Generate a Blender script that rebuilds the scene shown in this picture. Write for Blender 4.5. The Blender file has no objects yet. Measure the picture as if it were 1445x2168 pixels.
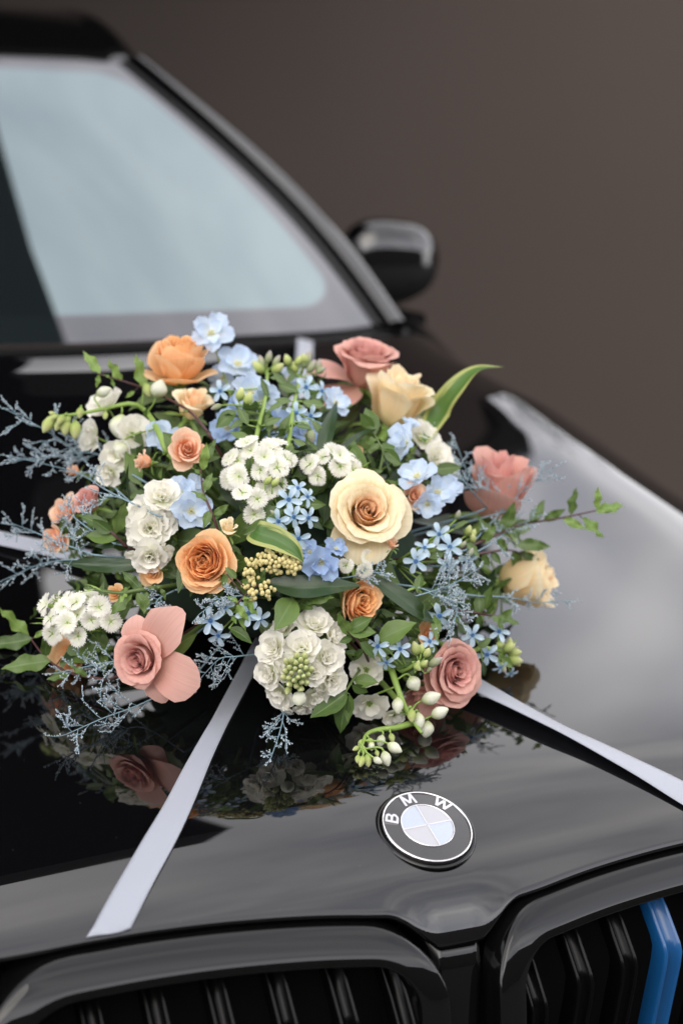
import bpy, math, random
import numpy as np
from math import sin, cos, pi, radians as rad
from mathutils import Vector, Matrix

SC = bpy.context.scene
COL = SC.collection
random.seed(7)
rng = np.random.default_rng(11)

# ---------------------------------------------------------------- camera
# metres; origin = centre of the bonnet emblem, X across the car, Y towards the windscreen, ground at z = GZ
GZ = -1.05
CAM = np.array([-.601, -1.010, .588])
YAW, PIT, ROLL = np.radians([26.59, 14.19, 1.85])
FPX, PW, PH = 3011., 1445., 2168.
FW = np.array([sin(YAW)*cos(PIT), cos(YAW)*cos(PIT), -sin(PIT)])
_r = np.array([cos(YAW), -sin(YAW), 0.]); _u = np.cross(_r, FW)
RT = _r*cos(ROLL) + _u*sin(ROLL)
UP = -_r*sin(ROLL) + _u*cos(ROLL)
cd = bpy.data.cameras.new('camera'); cam = bpy.data.objects.new('camera', cd); COL.objects.link(cam)
cam.matrix_world = Matrix(((RT[0], UP[0], -FW[0], CAM[0]), (RT[1], UP[1], -FW[1], CAM[1]), (RT[2], UP[2], -FW[2], CAM[2]), (0, 0, 0, 1)))
cd.sensor_fit = 'VERTICAL'; cd.sensor_height = 36.; cd.sensor_width = 24.; cd.lens = 50.
cd.clip_start = .05; cd.clip_end = 500.
cd.dof.use_dof = True; cd.dof.focus_distance = 1.33; cd.dof.aperture_fstop = 2.9
SC.camera = cam
SC.render.resolution_x, SC.render.resolution_y = 682, 1024

# ---------------------------------------------------------------- sky, sun, exposure
SUN_EL, SUN_AZ = rad(48), rad(215)      # azimuth clockwise from +Y: behind the camera
w = bpy.data.worlds.new('World'); SC.world = w; w.use_nodes = True
nt = w.node_tree; N = nt.nodes; Lk = nt.links
bg = N['Background']; bg.inputs['Strength'].default_value = .1
sky = N.new('ShaderNodeTexSky'); sky.sky_type = 'NISHITA'; sky.sun_disc = False
sky.sun_elevation = SUN_EL; sky.sun_rotation = SUN_AZ; sky.air_density = 1.; sky.dust_density = 2.
tc = N.new('ShaderNodeTexCoord'); mp = N.new('ShaderNodeMapping'); mp.inputs['Scale'].default_value = (1.4, 2.6, 3.2)
mp.inputs['Rotation'].default_value = (0, 0, .6)
nz = N.new('ShaderNodeTexNoise'); nz.inputs['Scale'].default_value = 1.3; nz.inputs['Detail'].default_value = 6; nz.inputs['Roughness'].default_value = .48; nz.inputs['Distortion'].default_value = .5
cr = N.new('ShaderNodeValToRGB'); cr.color_ramp.elements[0].position = .32; cr.color_ramp.elements[0].color = (4.2, 4.3, 4.9, 1)
cr.color_ramp.elements[1].position = .68; cr.color_ramp.elements[1].color = (10.6, 10.2, 10.0, 1)
mx = N.new('ShaderNodeMix'); mx.data_type = 'RGBA'; mx.inputs[0].default_value = .86
Lk.new(tc.outputs['Generated'], mp.inputs['Vector']); Lk.new(mp.outputs[0], nz.inputs['Vector']); Lk.new(nz.outputs['Fac'], cr.inputs['Fac'])
Lk.new(sky.outputs[0], mx.inputs[6]); Lk.new(cr.outputs['Color'], mx.inputs[7]); # thin cloud glows a little more towards the horizon, the same all round
sx = N.new('ShaderNodeSeparateXYZ'); Lk.new(tc.outputs['Generated'], sx.inputs[0])
hz = N.new('ShaderNodeMapRange'); hz.interpolation_type = 'SMOOTHSTEP'; hz.inputs['From Min'].default_value = .25; hz.inputs['From Max'].default_value = .8; hz.inputs['To Min'].default_value = 2.0; hz.inputs['To Max'].default_value = 1.
Lk.new(sx.outputs['Z'], hz.inputs['Value'])
vm = N.new('ShaderNodeVectorMath'); vm.operation = 'SCALE'; Lk.new(mx.outputs[2], vm.inputs[0]); Lk.new(hz.outputs[0], vm.inputs['Scale']); Lk.new(vm.outputs[0], bg.inputs['Color'])
sd = bpy.data.lights.new('sun', 'SUN'); sd.energy = .6; sd.angle = rad(50); sd.color = (1, .93, .82)
sun = bpy.data.objects.new('sun', sd); COL.objects.link(sun)
sv = Vector((sin(SUN_AZ)*cos(SUN_EL), cos(SUN_AZ)*cos(SUN_EL), sin(SUN_EL)))
sun.rotation_euler = sv.to_track_quat('Z', 'Y').to_euler()
SC.view_settings.view_transform = 'Standard'; SC.view_settings.look = 'None'; SC.view_settings.gamma = 1
SC.view_settings.exposure = 1.24
SC.cycles.use_denoising = True
try: SC.cycles.denoiser = 'OPENIMAGEDENOISE'
except Exception: pass
SC.cycles.max_bounces = 8; SC.cycles.transparent_max_bounces = 6

# ---------------------------------------------------------------- helpers: objects
def empty(name, M=None, label=None, cat=None, group=None, kind=None):
    o = bpy.data.objects.new(name, None); COL.objects.link(o); o.empty_display_size = .02
    if M is not None: o.matrix_world = M
    tag(o, label, cat, group, kind); return o
def tag(o, label=None, cat=None, group=None, kind=None):
    if label: o['label'] = label
    if cat: o['category'] = cat
    if group: o['group'] = group
    if kind: o['kind'] = kind
    return o
def link(name, me, parent=None, M=None):
    o = bpy.data.objects.new(name, me); COL.objects.link(o)
    if parent is not None: o.parent = parent
    if M is not None: o.matrix_local = M
    return o
def mesh(name, V, F, mat, uv=None, smooth=True):
    me = bpy.data.meshes.new(name)
    me.from_pydata([tuple(map(float, v)) for v in V], [], [tuple(int(i) for i in f) for f in F])
    if smooth: me.polygons.foreach_set('use_smooth', [True]*len(me.polygons))
    if uv is not None:
        li = np.empty(len(me.loops), dtype=np.int32); me.loops.foreach_get('vertex_index', li)
        l = me.uv_layers.new(name='UVMap'); l.data.foreach_set('uv', np.asarray(uv, dtype=np.float32)[li].ravel())
    if mat: me.materials.append(mat)
    me.update(); return me
def gridf(nu, nv, cu=False):
    F = []
    for j in range(nv-1):
        for i in range(nu if cu else nu-1):
            k = (i+1) % nu
            F.append((j*nu+i, j*nu+k, (j+1)*nu+k, (j+1)*nu+i))
    return F
def sheet(name, P, mat, uv=None):          # P: array nv x nu x 3
    P = np.asarray(P, float); nv, nu = P.shape[:2]
    if uv is None:
        uu, vv = np.meshgrid(np.linspace(0, 1, nu), np.linspace(0, 1, nv)); uv = np.stack([uu, vv], -1)
    return mesh(name, P.reshape(-1, 3), gridf(nu, nv), mat, np.asarray(uv).reshape(-1, 2))
def nrmz(v):
    v = np.asarray(v, float); return v/max(1e-9, np.linalg.norm(v))
def tube_geo(pts, rads, ns=6, cap=True):
    pts = np.asarray(pts, float); n = len(pts)
    if np.isscalar(rads): rads = [rads]*n
    V, F = [], []; ref = None
    for i in range(n):
        t = nrmz(pts[min(n-1, i+1)]-pts[max(0, i-1)])
        if ref is None:
            a = np.array([0, 0, 1.]) if abs(t[2]) < .9 else np.array([1., 0, 0]); ref = nrmz(np.cross(t, a))
        ref = nrmz(ref - t*(ref@t)); b = np.cross(t, ref)
        for k in range(ns):
            an = 2*pi*k/ns; V.append(pts[i]+rads[i]*(ref*cos(an)+b*sin(an)))
    F = gridf(ns, n, True)
    if cap: F += [tuple(range(ns))[::-1], tuple(range((n-1)*ns, n*ns))]
    return V, F
def join_geo(L):
    V, F = [], []
    for v, f in L:
        o = len(V); V += list(v); F += [tuple(i+o for i in q) for q in f]
    return V, F
def bez(a, b, c, d, n):
    t = np.linspace(0, 1, n)[:, None]; a, b, c, d = map(np.asarray, (a, b, c, d))
    return a*(1-t)**3+3*b*t*(1-t)**2+3*c*t*t*(1-t)+d*t**3
def spline(pts, n):                        # Catmull-Rom through points
    P = np.asarray(pts, float)
    if len(P) == 2: return P[0]+(P[1]-P[0])*np.linspace(0, 1, n)[:, None]
    Q = np.vstack([2*P[0]-P[1], P, 2*P[-1]-P[-2]]); out = []
    for s in np.linspace(0, len(P)-1-1e-6, n):
        i = int(s); t = s-i; p0, p1, p2, p3 = Q[i:i+4]
        out.append(.5*(2*p1+(p2-p0)*t+(2*p0-5*p1+4*p2-p3)*t*t+(3*p1-p0-3*p2+p3)*t**3))
    return np.array(out)
def frame(pos, z, yhint=None, x=None):
    z = nrmz(z); h = np.asarray(yhint if yhint is not None else (UP if abs(z@UP) < .95 else RT), float)
    y = h-z*(h@z); y = nrmz(y); xx = np.cross(y, z)
    return Matrix(((xx[0], y[0], z[0], pos[0]), (xx[1], y[1], z[1], pos[1]), (xx[2], y[2], z[2], pos[2]), (0, 0, 0, 1)))
def tolocal(M, P):
    A = np.array(M.inverted()); P = np.atleast_2d(P); return P@A[:3, :3].T + A[:3, 3]

# ---------------------------------------------------------------- helpers: materials
def newmat(name):
    m = bpy.data.materials.new(name); m.use_nodes = True
    return m, m.node_tree, m.node_tree.nodes['Principled BSDF']
def flat(name, col, rough=.5, metal=0, spec=.5, coat=0, coatr=.03, noise=0, nscale=60, ior=None):
    m, t, p = newmat(name)
    p.inputs['Base Color'].default_value = (*col, 1); p.inputs['Roughness'].default_value = rough
    p.inputs['Metallic'].default_value = metal; p.inputs['Specular IOR Level'].default_value = spec
    p.inputs['Coat Weight'].default_value = coat; p.inputs['Coat Roughness'].default_value = coatr
    if ior: p.inputs['IOR'].default_value = ior
    if noise:
        tcn = t.nodes.new('ShaderNodeTexCoord'); n = t.nodes.new('ShaderNodeTexNoise'); n.inputs['Scale'].default_value = nscale; n.inputs['Detail'].default_value = 5
        h = t.nodes.new('ShaderNodeMix'); h.data_type = 'RGBA'
        h.inputs[6].default_value = (*[c*(1-noise) for c in col], 1); h.inputs[7].default_value = (*[min(1, c*(1+noise)) for c in col], 1)
        t.links.new(tcn.outputs['Object'], n.inputs['Vector']); t.links.new(n.outputs['Fac'], h.inputs[0]); t.links.new(h.outputs[2], p.inputs['Base Color'])
    return m
def petalmat(name, base, mid, edge, transl=.35, rough=.55, vein=.14, var=.08, back=None):
    """pigment runs from the base of the petal (v=0) to its rim (v=1); fine veins along the petal; translucent tissue"""
    m, t, p = newmat(name); nd, lk = t.nodes, t.links
    uv = nd.new('ShaderNodeTexCoord'); sp = nd.new('ShaderNodeSeparateXYZ'); lk.new(uv.outputs['UV'], sp.inputs[0])
    oi = nd.new('ShaderNodeObjectInfo')
    nz = nd.new('ShaderNodeTexNoise'); nz.inputs['Scale'].default_value = 6; nz.inputs['Detail'].default_value = 4
    lk.new(uv.outputs['UV'], nz.inputs['Vector'])
    ad = nd.new('ShaderNodeMath'); ad.operation = 'MULTIPLY_ADD'; ad.inputs[1].default_value = .3; lk.new(nz.outputs['Fac'], ad.inputs[0])
    sb = nd.new('ShaderNodeMath'); sb.operation = 'SUBTRACT'; sb.inputs[1].default_value = .15; lk.new(sp.outputs['Y'], sb.inputs[0]); lk.new(sb.outputs[0], ad.inputs[2])
    r = nd.new('ShaderNodeValToRGB'); e = r.color_ramp.elements
    e[0].position = 0; e[0].color = (*base, 1); e[1].position = 1; e[1].color = (*edge, 1)
    q = e.new(.55); q.color = (*mid, 1); lk.new(ad.outputs[0], r.inputs['Fac'])
    mpv = nd.new('ShaderNodeMapping'); mpv.inputs['Scale'].default_value = (26, 1.5, 1); lk.new(uv.outputs['UV'], mpv.inputs['Vector'])
    nv = nd.new('ShaderNodeTexNoise'); nv.inputs['Scale'].default_value = 1.; nv.inputs['Detail'].default_value = 3; lk.new(mpv.outputs[0], nv.inputs['Vector'])
    h = nd.new('ShaderNodeHueSaturation'); lk.new(r.outputs['Color'], h.inputs['Color'])
    m1 = nd.new('ShaderNodeMapRange'); m1.inputs['To Min'].default_value = 1-vein; m1.inputs['To Max'].default_value = 1+vein; lk.new(nv.outputs['Fac'], m1.inputs['Value'])
    m2 = nd.new('ShaderNodeMapRange'); m2.inputs['To Min'].default_value = 1-var; m2.inputs['To Max'].default_value = 1+var; lk.new(oi.outputs['Random'], m2.inputs['Value'])
    mu = nd.new('ShaderNodeMath'); mu.operation = 'MULTIPLY'; lk.new(m1.outputs[0], mu.inputs[0]); lk.new(m2.outputs[0], mu.inputs[1]); lk.new(mu.outputs[0], h.inputs['Value'])
    lk.new(h.outputs[0], p.inputs['Base Color']); p.inputs['Roughness'].default_value = rough; p.inputs['Specular IOR Level'].default_value = .3
    p.inputs['Sheen Weight'].default_value = .12; p.inputs['Sheen Roughness'].default_value = .5
    bm = nd.new('ShaderNodeBump'); bm.inputs['Strength'].default_value = .35; bm.inputs['Distance'].default_value = .001; lk.new(nv.outputs['Fac'], bm.inputs['Height']); lk.new(bm.outputs[0], p.inputs['Normal'])
    tr = nd.new('ShaderNodeBsdfTranslucent'); lk.new(h.outputs[0], tr.inputs['Color'])
    ms = nd.new('ShaderNodeMixShader'); ms.inputs[0].default_value = transl
    lk.new(p.outputs[0], ms.inputs[1]); lk.new(tr.outputs[0], ms.inputs[2]); lk.new(ms.outputs[0], nd['Material Output'].inputs['Surface'])
    return m
def leafmat(name, c1, c2, rib, rough=.42, transl=.22, margin=None):
    m, t, p = newmat(name); nd, lk = t.nodes, t.links
    uv = nd.new('ShaderNodeTexCoord'); sp = nd.new('ShaderNodeSeparateXYZ'); lk.new(uv.outputs['UV'], sp.inputs[0])
    oi = nd.new('ShaderNodeObjectInfo')
    nz = nd.new('ShaderNodeTexNoise'); nz.inputs['Scale'].default_value = 4; nz.inputs['Detail'].default_value = 5
    sc = nd.new('ShaderNodeVectorMath'); sc.operation = 'ADD'; lk.new(uv.outputs['UV'], sc.inputs[0]); lk.new(oi.outputs['Random'], sc.inputs[1]); lk.new(sc.outputs[0], nz.inputs['Vector'])
    a = nd.new('ShaderNodeMath'); a.operation = 'MULTIPLY_ADD'; a.inputs[1].default_value = .6; a.inputs[2].default_value = 0; lk.new(oi.outputs['Random'], a.inputs[0])
    b = nd.new('ShaderNodeMath'); b.operation = 'MULTIPLY_ADD'; b.inputs[1].default_value = .5; lk.new(nz.outputs['Fac'], b.inputs[0]); lk.new(a.outputs[0], b.inputs[2])
    mx = nd.new('ShaderNodeMix'); mx.data_type = 'RGBA'; mx.inputs[6].default_value = (*c1, 1); mx.inputs[7].default_value = (*c2, 1); lk.new(b.outputs[0], mx.inputs[0])
    d = nd.new('ShaderNodeMath'); d.operation = 'SUBTRACT'; d.inputs[1].default_value = .5; lk.new(sp.outputs['X'], d.inputs[0])
    ab = nd.new('ShaderNodeMath'); ab.operation = 'ABSOLUTE'; lk.new(d.outputs[0], ab.inputs[0])
    mr = nd.new('ShaderNodeMapRange'); mr.inputs['From Min'].default_value = .015; mr.inputs['From Max'].default_value = .06; mr.inputs['To Min'].default_value = .75; mr.inputs['To Max'].default_value = 0; lk.new(ab.outputs[0], mr.inputs['Value'])
    m2 = nd.new('ShaderNodeMix'); m2.data_type = 'RGBA'; lk.new(mr.outputs[0], m2.inputs[0]); lk.new(mx.outputs[2], m2.inputs[6]); m2.inputs[7].default_value = (*rib, 1)
    last = m2.outputs[2]
    if margin:
        wv = nd.new('ShaderNodeTexNoise'); wv.inputs['Scale'].default_value = 3.; mpw = nd.new('ShaderNodeMapping'); mpw.inputs['Scale'].default_value = (3.2, 1.1, 1); lk.new(uv.outputs['UV'], mpw.inputs[0]); lk.new(mpw.outputs[0], wv.inputs['Vector'])
        w2 = nd.new('ShaderNodeMath'); w2.operation = 'MULTIPLY_ADD'; w2.inputs[1].default_value = .4; lk.new(wv.outputs['Fac'], w2.inputs[0]); lk.new(ab.outputs[0], w2.inputs[2])
        m3 = nd.new('ShaderNodeMapRange'); m3.inputs['From Min'].default_value = .48; m3.inputs['From Max'].default_value = .56; lk.new(w2.outputs[0], m3.inputs['Value'])
        m4 = nd.new('ShaderNodeMix'); m4.data_type = 'RGBA'; lk.new(m3.outputs[0], m4.inputs[0]); lk.new(last, m4.inputs[6]); m4.inputs[7].default_value = (*margin, 1); last = m4.outputs[2]
    lk.new(last, p.inputs['Base Color']); p.inputs['Roughness'].default_value = rough; p.inputs['Specular IOR Level'].default_value = .45
    bm = nd.new('ShaderNodeBump'); bm.inputs['Strength'].default_value = .25; bm.inputs['Distance'].default_value = .002; lk.new(nz.outputs['Fac'], bm.inputs['Height']); lk.new(bm.outputs[0], p.inputs['Normal'])
    tr = nd.new('ShaderNodeBsdfTranslucent'); lk.new(last, tr.inputs['Color'])
    ms = nd.new('ShaderNodeMixShader'); ms.inputs[0].default_value = transl
    lk.new(p.outputs[0], ms.inputs[1]); lk.new(tr.outputs[0], ms.inputs[2]); lk.new(ms.outputs[0], nd['Material Output'].inputs['Surface'])
    return m
MT = {}
MT['paint'] = flat('black_car_paint', (.0022, .0022, .0026), rough=.4, spec=0, coat=1, coatr=.012)
MT['paint'].node_tree.nodes['Principled BSDF'].inputs['Coat IOR'].default_value = 1.74
MT['gloss'] = flat('gloss_black_trim', (.0025, .0025, .0025), rough=.4, spec=0, coat=1, coatr=.025)
MT['gloss'].node_tree.nodes['Principled BSDF'].inputs['Coat IOR'].default_value = 1.5
MT['matt'] = flat('matt_black_plastic', (.006, .006, .006), rough=.55, spec=.25)
MT['void'] = flat('dark_cavity', (.004, .004, .004), rough=.8, spec=.1)
MT['chrome'] = flat('chrome', (.82, .80, .80), rough=.12, metal=1)
MT['blue_slat'] = flat('blue_grille_bar', (.007, .075, .22), rough=.3, spec=.4, coat=.35, coatr=.12)
MT['slat'] = flat('black_grille_bar', (.002, .002, .002), rough=.22, spec=.14)
MT['ribbon'] = flat('white_satin', (.31, .33, .38), rough=.36, spec=.5)

# fine dust on the paint, weave and faint creases on the satin
def add_dust(m):
    t = m.node_tree; p = t.nodes['Principled BSDF']; c = t.nodes.new('ShaderNodeTexCoord')
    v = t.nodes.new('ShaderNodeTexVoronoi'); v.inputs['Scale'].default_value = 130; n = t.nodes.new('ShaderNodeTexNoise'); n.inputs['Scale'].default_value = 9; n.inputs['Detail'].default_value = 6
    t.links.new(c.outputs['Object'], v.inputs['Vector']); t.links.new(c.outputs['Object'], n.inputs['Vector'])
    r = t.nodes.new('ShaderNodeMapRange'); r.inputs['From Min'].default_value = .035; r.inputs['From Max'].default_value = .075; r.inputs['To Min'].default_value = 1; r.inputs['To Max'].default_value = 0; t.links.new(v.outputs['Distance'], r.inputs['Value'])
    g = t.nodes.new('ShaderNodeMath'); g.operation = 'GREATER_THAN'; g.inputs[1].default_value = .80; s2 = t.nodes.new('ShaderNodeSeparateColor'); t.links.new(v.outputs['Color'], s2.inputs[0]); t.links.new(s2.outputs[0], g.inputs[0])
    k = t.nodes.new('ShaderNodeMath'); k.operation = 'MULTIPLY'; t.links.new(r.outputs[0], k.inputs[0]); t.links.new(g.outputs[0], k.inputs[1])
    x = t.nodes.new('ShaderNodeMix'); x.data_type = 'RGBA'; x.inputs[6].default_value = p.inputs['Base Color'].default_value; x.inputs[7].default_value = (.05, .048, .045, 1); t.links.new(k.outputs[0], x.inputs[0]); t.links.new(x.outputs[2], p.inputs['Base Color'])
    q = t.nodes.new('ShaderNodeMapRange'); q.inputs['From Min'].default_value = .35; q.inputs['From Max'].default_value = .75; q.inputs['To Min'].default_value = .010; q.inputs['To Max'].default_value = .05; t.links.new(n.outputs['Fac'], q.inputs['Value']); t.links.new(q.outputs[0], p.inputs['Coat Roughness'])
add_dust(MT['paint'])
t = MT['ribbon'].node_tree; p = t.nodes['Principled BSDF']; c = t.nodes.new('ShaderNodeTexCoord'); mpn = t.nodes.new('ShaderNodeMapping'); mpn.inputs['Scale'].default_value = (60, 900, 1); t.links.new(c.outputs['UV'], mpn.inputs[0])
wv = t.nodes.new('ShaderNodeTexNoise'); wv.inputs['Scale'].default_value = 1; wv.inputs['Detail'].default_value = 2; t.links.new(mpn.outputs[0], wv.inputs['Vector'])
bp = t.nodes.new('ShaderNodeBump'); bp.inputs['Strength'].default_value = .22; bp.inputs['Distance'].default_value = .0006; t.links.new(wv.outputs['Fac'], bp.inputs['Height']); t.links.new(bp.outputs[0], p.inputs['Normal'])
p.inputs['Anisotropic'].default_value = .6; p.inputs['Sheen Weight'].default_value = .25
# ---------------------------------------------------------------- setting
def box(x0, x1, y0, y1, z0, z1):
    V = [(x, y, z) for z in (z0, z1) for y in (y0, y1) for x in (x0, x1)]
    return V, [(0, 2, 3, 1), (4, 5, 7, 6), (0, 1, 5, 4), (2, 6, 7, 3), (0, 4, 6, 2), (1, 3, 7, 5)]
def slab(poly, z0, z1):
    n = len(poly); V = [(x, y, z0) for x, y in poly]+[(x, y, z1) for x, y in poly]
    return V, [tuple(range(n))[::-1], tuple(range(n, 2*n))]+[(i, (i+1) % n, n+(i+1) % n, n+i) for i in range(n)]
m_ground = flat('asphalt', (.05, .05, .05), rough=.9, noise=.35, nscale=30)
g = link('ground', mesh('ground', [(-80, -80, GZ), (80, -80, GZ), (80, 80, GZ), (-80, 80, GZ)], [(0, 1, 2, 3)], m_ground)); tag(g, kind='structure')
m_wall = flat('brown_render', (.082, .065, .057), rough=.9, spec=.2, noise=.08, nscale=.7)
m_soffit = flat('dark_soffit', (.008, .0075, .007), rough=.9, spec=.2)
bld = empty('building', Matrix.Translation((2.5, 6.5, GZ)), 'dark brown rendered wall standing out of focus behind the car', 'building')
def wpart(name, geo, mat): return link(name, mesh(name, *geo, mat, smooth=False), bld, Matrix.Translation((-2.5, -6.5, -GZ)))
# facade with an unseen roof over it, added for its mirrored dark underside
def wallgeo(a, b, z0, z1, t=.3):
    d = nrmz([b[0]-a[0], b[1]-a[1], 0]); n = np.array([-d[1], d[0], 0])*t
    return slab([a, b, (b[0]+n[0], b[1]+n[1]), (a[0]+n[0], a[1]+n[1])], z0, z1)
WP = [(-.37, 13.05)]; hd = rad(-74); q = np.array([2.0, 4.77])
for i in range(45):
    WP.append(tuple(q)); hd += rad(52)/44*(1 if i < 44 else 0); q = q+np.array([cos(hd), sin(hd)])*.075
WP.append((q[0]+12*cos(hd), q[1]+12*sin(hd)))
def curved(pts, z0, z1, t=.3):
    P = np.array(pts); T = np.gradient(P, axis=0); T /= np.linalg.norm(T, axis=1)[:, None]; B = P+np.stack([-T[:, 1], T[:, 0]], -1)*t
    return [np.c_[P, 0*P[:, :1]+z0], np.c_[P, 0*P[:, :1]+z1], np.c_[B, 0*P[:, :1]+z1], np.c_[B, 0*P[:, :1]+z0]]
def curvedmesh(name, pts, z0, z1):
    L = curved(pts, z0, z1); V, F = [], []
    for a, b in zip(L[:-1], L[1:]): o = len(V); n = len(a); V += list(a)+list(b); F += [(o+i, o+i+1, o+n+i+1, o+n+i) for i in range(n-1)]
    return mesh(name, V, F, m_wall)
kw = int(np.argmin([abs(math.degrees(math.atan2(p[0]-.6, p[1]-1.))-38.) for p in WP]))
link('wall', curvedmesh('wall', WP[:kw+1], GZ, 2.45), bld, Matrix.Translation((-2.5, -6.5, -GZ)))
wpart('back_wall', wallgeo((-9, 13.05), (-.372, 13.05), GZ, 3.2), m_wall)
wpart('unseen_roof', slab([(-9, 1.75), (1.05, 1.75), (.98, 2.4), (.88, 3.2), (.87, 4.4), (1.05, 4.7), (1.6, 4.85), (3.9, 4.8), (3.9, 13.5), (-9, 13.5)], 3.205, 3.6), m_soffit)  # out of view; outline shaped to darken reflections in bonnet and windscreen
lw = link('boundary_wall', curvedmesh('boundary_wall', WP[kw:], GZ, 1.4))
tag(lw, 'low brown boundary wall beyond the right front wing of the car', 'wall')

# ---------------------------------------------------------------- car: bonnet surface
_ys = np.array([-.16, -.12, -.085, -.04, 0, .05, .1, .2, .35, .5, .7, .9, 1.05, 1.15, 1.25, 1.35, 1.5])
_zs = np.array([-.120, -.079, -.0485, -.0185, 0, .0165, .028, .0465, .074, .102, .142, .185, .2195, .247, .284, .327, .40])
_fy = np.linspace(-.25, 1.6, 800); _fz = np.interp(_fy, _ys, _zs)
_k = np.exp(-.5*(np.linspace(-3, 3, 41))**2); _k /= _k.sum()
_fz = np.convolve(np.pad(_fz, 20, mode='reflect', reflect_type='odd'), _k, mode='valid')
_fz -= np.interp(0, _fy, _fz)
def zc(y): return np.interp(y, _fy, _fz)
def H(x, y):
    x = np.asarray(x, float); ax = np.abs(x)
    s = np.clip(ax-.71, 0, None); ye = y-.31*x*x*np.clip((np.asarray(y, float)-1.0)/.35, 0, 1)
    return zc(ye)-.038*x*x-2.2*s*s+.012*np.exp(-((ax-.69)/.13)**2)
def Hn(x, y, e=.003):
    return nrmz([-(H(x+e, y)-H(x-e, y))/2/e, -(H(x, y+e)-H(x, y-e))/2/e, 1.])
def ray(px, py): return nrmz(FW+RT*(px-PW/2)/FPX-UP*(py-PH/2)/FPX)
def onbonnet(px, py):
    d = ray(px, py); t = .6
    while t < 4:
        P = CAM+d*t
        if P[2] < H(P[0], P[1]): break
        t += .001
    return P
KX = -.008                                  # middle between the two kidneys
_lx = [0, .06, .12, .19, .25, .31, .39, .5, .65, .8, 1.0]; _ly = [-.072, -.0706, -.0605, -.053, -.0485, -.0465, -.047, -.040, -.012, .05, .2]
def _lead0(x): return np.interp(abs(x), _lx, _ly)-.045*np.clip(x, -.5, .5)
def yl0(x): return sum(_lead0(np.asarray(x, float)+d) for d in (-.03, -.015, 0, .015, .03))/5
def tong(x):
    k = np.clip((.066-np.abs(np.asarray(x, float)-KX))/.050, 0, 1); return k*k*(3-2*k)
def zdrop(x, y): return 6.1*tong(x)*np.clip(yl0(x)+.018-y, 0, None)**1.6
def lead(x): return yl0(x)-.010*tong(x)
def rear(x): return 1.20+.31*x*x
car = empty('car', Matrix.Translation((0, 1.0, GZ)), 'glossy black car with a flower arrangement and white ribbons on its bonnet', 'car')
CARI = Matrix.Translation((0, -1.0, -GZ))
def cpart(name, me, parent=None): return link(name, me, parent or car, CARI if parent is None else None)
xs = np.concatenate([np.linspace(-.815, -.13, 56), np.linspace(-.125, .105, 60), np.linspace(.11, .815, 57)])
vs = np.linspace(0, 1, 90)**1.25
P = np.empty((len(vs), len(xs), 3))
for i, x in enumerate(xs):
    a, b = lead(x), rear(x); y = a+(b-a)*vs
    P[:, i, 0] = x; P[:, i, 1] = y; P[:, i, 2] = H(np.full_like(y, x), y)-zdrop(x, y)
lip = P[0].copy(); l1 = lip+np.array([0, -.0004, -.0012]); l2 = lip+np.array([0, .002, -.006]); l3 = lip+np.array([0, .03, -.012])
rl = P[-1].copy(); r1 = rl+np.array([0, .004, -.004]); r2 = rl+np.array([0, .0, -.03])
P = np.concatenate([[l3, l2, l1], P, [r1, r2]])
cpart('bonnet', sheet('bonnet', P, MT['paint']))
# wings, door skins and nose under the bonnet
for s in (-1, 1):
    yy = np.linspace(.02, 1.62, 40); R = []
    for q in np.linspace(0, 1, 14):
        x = s*(.818+.17*sin(q*pi/2)**.8*np.ones_like(yy)); x = x*np.minimum(1, .55+.45*np.sqrt(np.clip((yy+.05)/.35, 0, 1)))
        z = np.minimum(H(np.full_like(yy, .815), yy), .27)-.006-.62*q**1.5
        R.append(np.stack([x, yy, z], -1))
    cpart('front_wing', sheet('front_wing', R, MT['paint']))
    yy = np.linspace(1.625, 2.9, 20); R = []
    for q in np.linspace(0, 1, 10):
        R.append(np.stack([s*(.90+.09*sin(q*pi/2))*np.ones_like(yy), yy, .262-.7*q+0*yy], -1))
    cpart('door', sheet('door', R, MT['paint']))
# nose panel behind the grille and between the kidneys
xx = np.linspace(-.8, .8, 401); R = []
for dz, dy in ((-.006, .03), (-.007, .008), (-.010, .003), (-.03, -.002), (-.1, -.006), (-.2, -.010), (-.35, -.01), (-.6, .03)):
    R.append(np.stack([xx, [lead(x)+dy for x in xx], [H(x, lead(x))-zdrop(x, lead(x))+dz for x in xx]], -1))
R = np.array(R); R[:, :, 1] += np.where(np.abs(xx-KX) > .0225, .06, .0)*(np.abs(xx-KX) < .43)
cpart('nose_panel', sheet('nose_panel', R, MT['gloss']))

# ---------------------------------------------------------------- grille kidneys
def kid_outline(s, n=14):
    """closed loop (x, z offset below the bonnet edge), top edge first; s=+1 on the picture's right"""
    x0, x1, zt, zb = .023, .42, 0., -.33
    ri, ro = .062, .09
    pts = []
    def arc(cx, cz, r, a0, a1):
        for a in np.linspace(a0, a1, n): pts.append((cx+r*cos(a), cz+r*sin(a)))
    arc(x0+ri, zt-ri, ri, pi, pi/2)
    for x in np.linspace(x0+ri, x1-ro, 30)[1:-1]: pts.append((x, zt))
    arc(x1-ro, zt-ro, ro, pi/2, 0)
    for z in np.linspace(zt-ro, zb+ro, 10)[1:-1]: pts.append((x1, z))
    arc(x1-ro, zb+ro, ro, 0, -pi/2)
    for x in np.linspace(x1-ro, x0+ri, 12)[1:-1]: pts.append((x, zb))
    arc(x0+ri, zb+ri, ri, -pi/2, -pi)
    for z in np.linspace(zb+ri, zt-ri, 12)[1:-1]: pts.append((x0, z))
    return [(KX+s*x, z) for x, z in pts]
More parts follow.
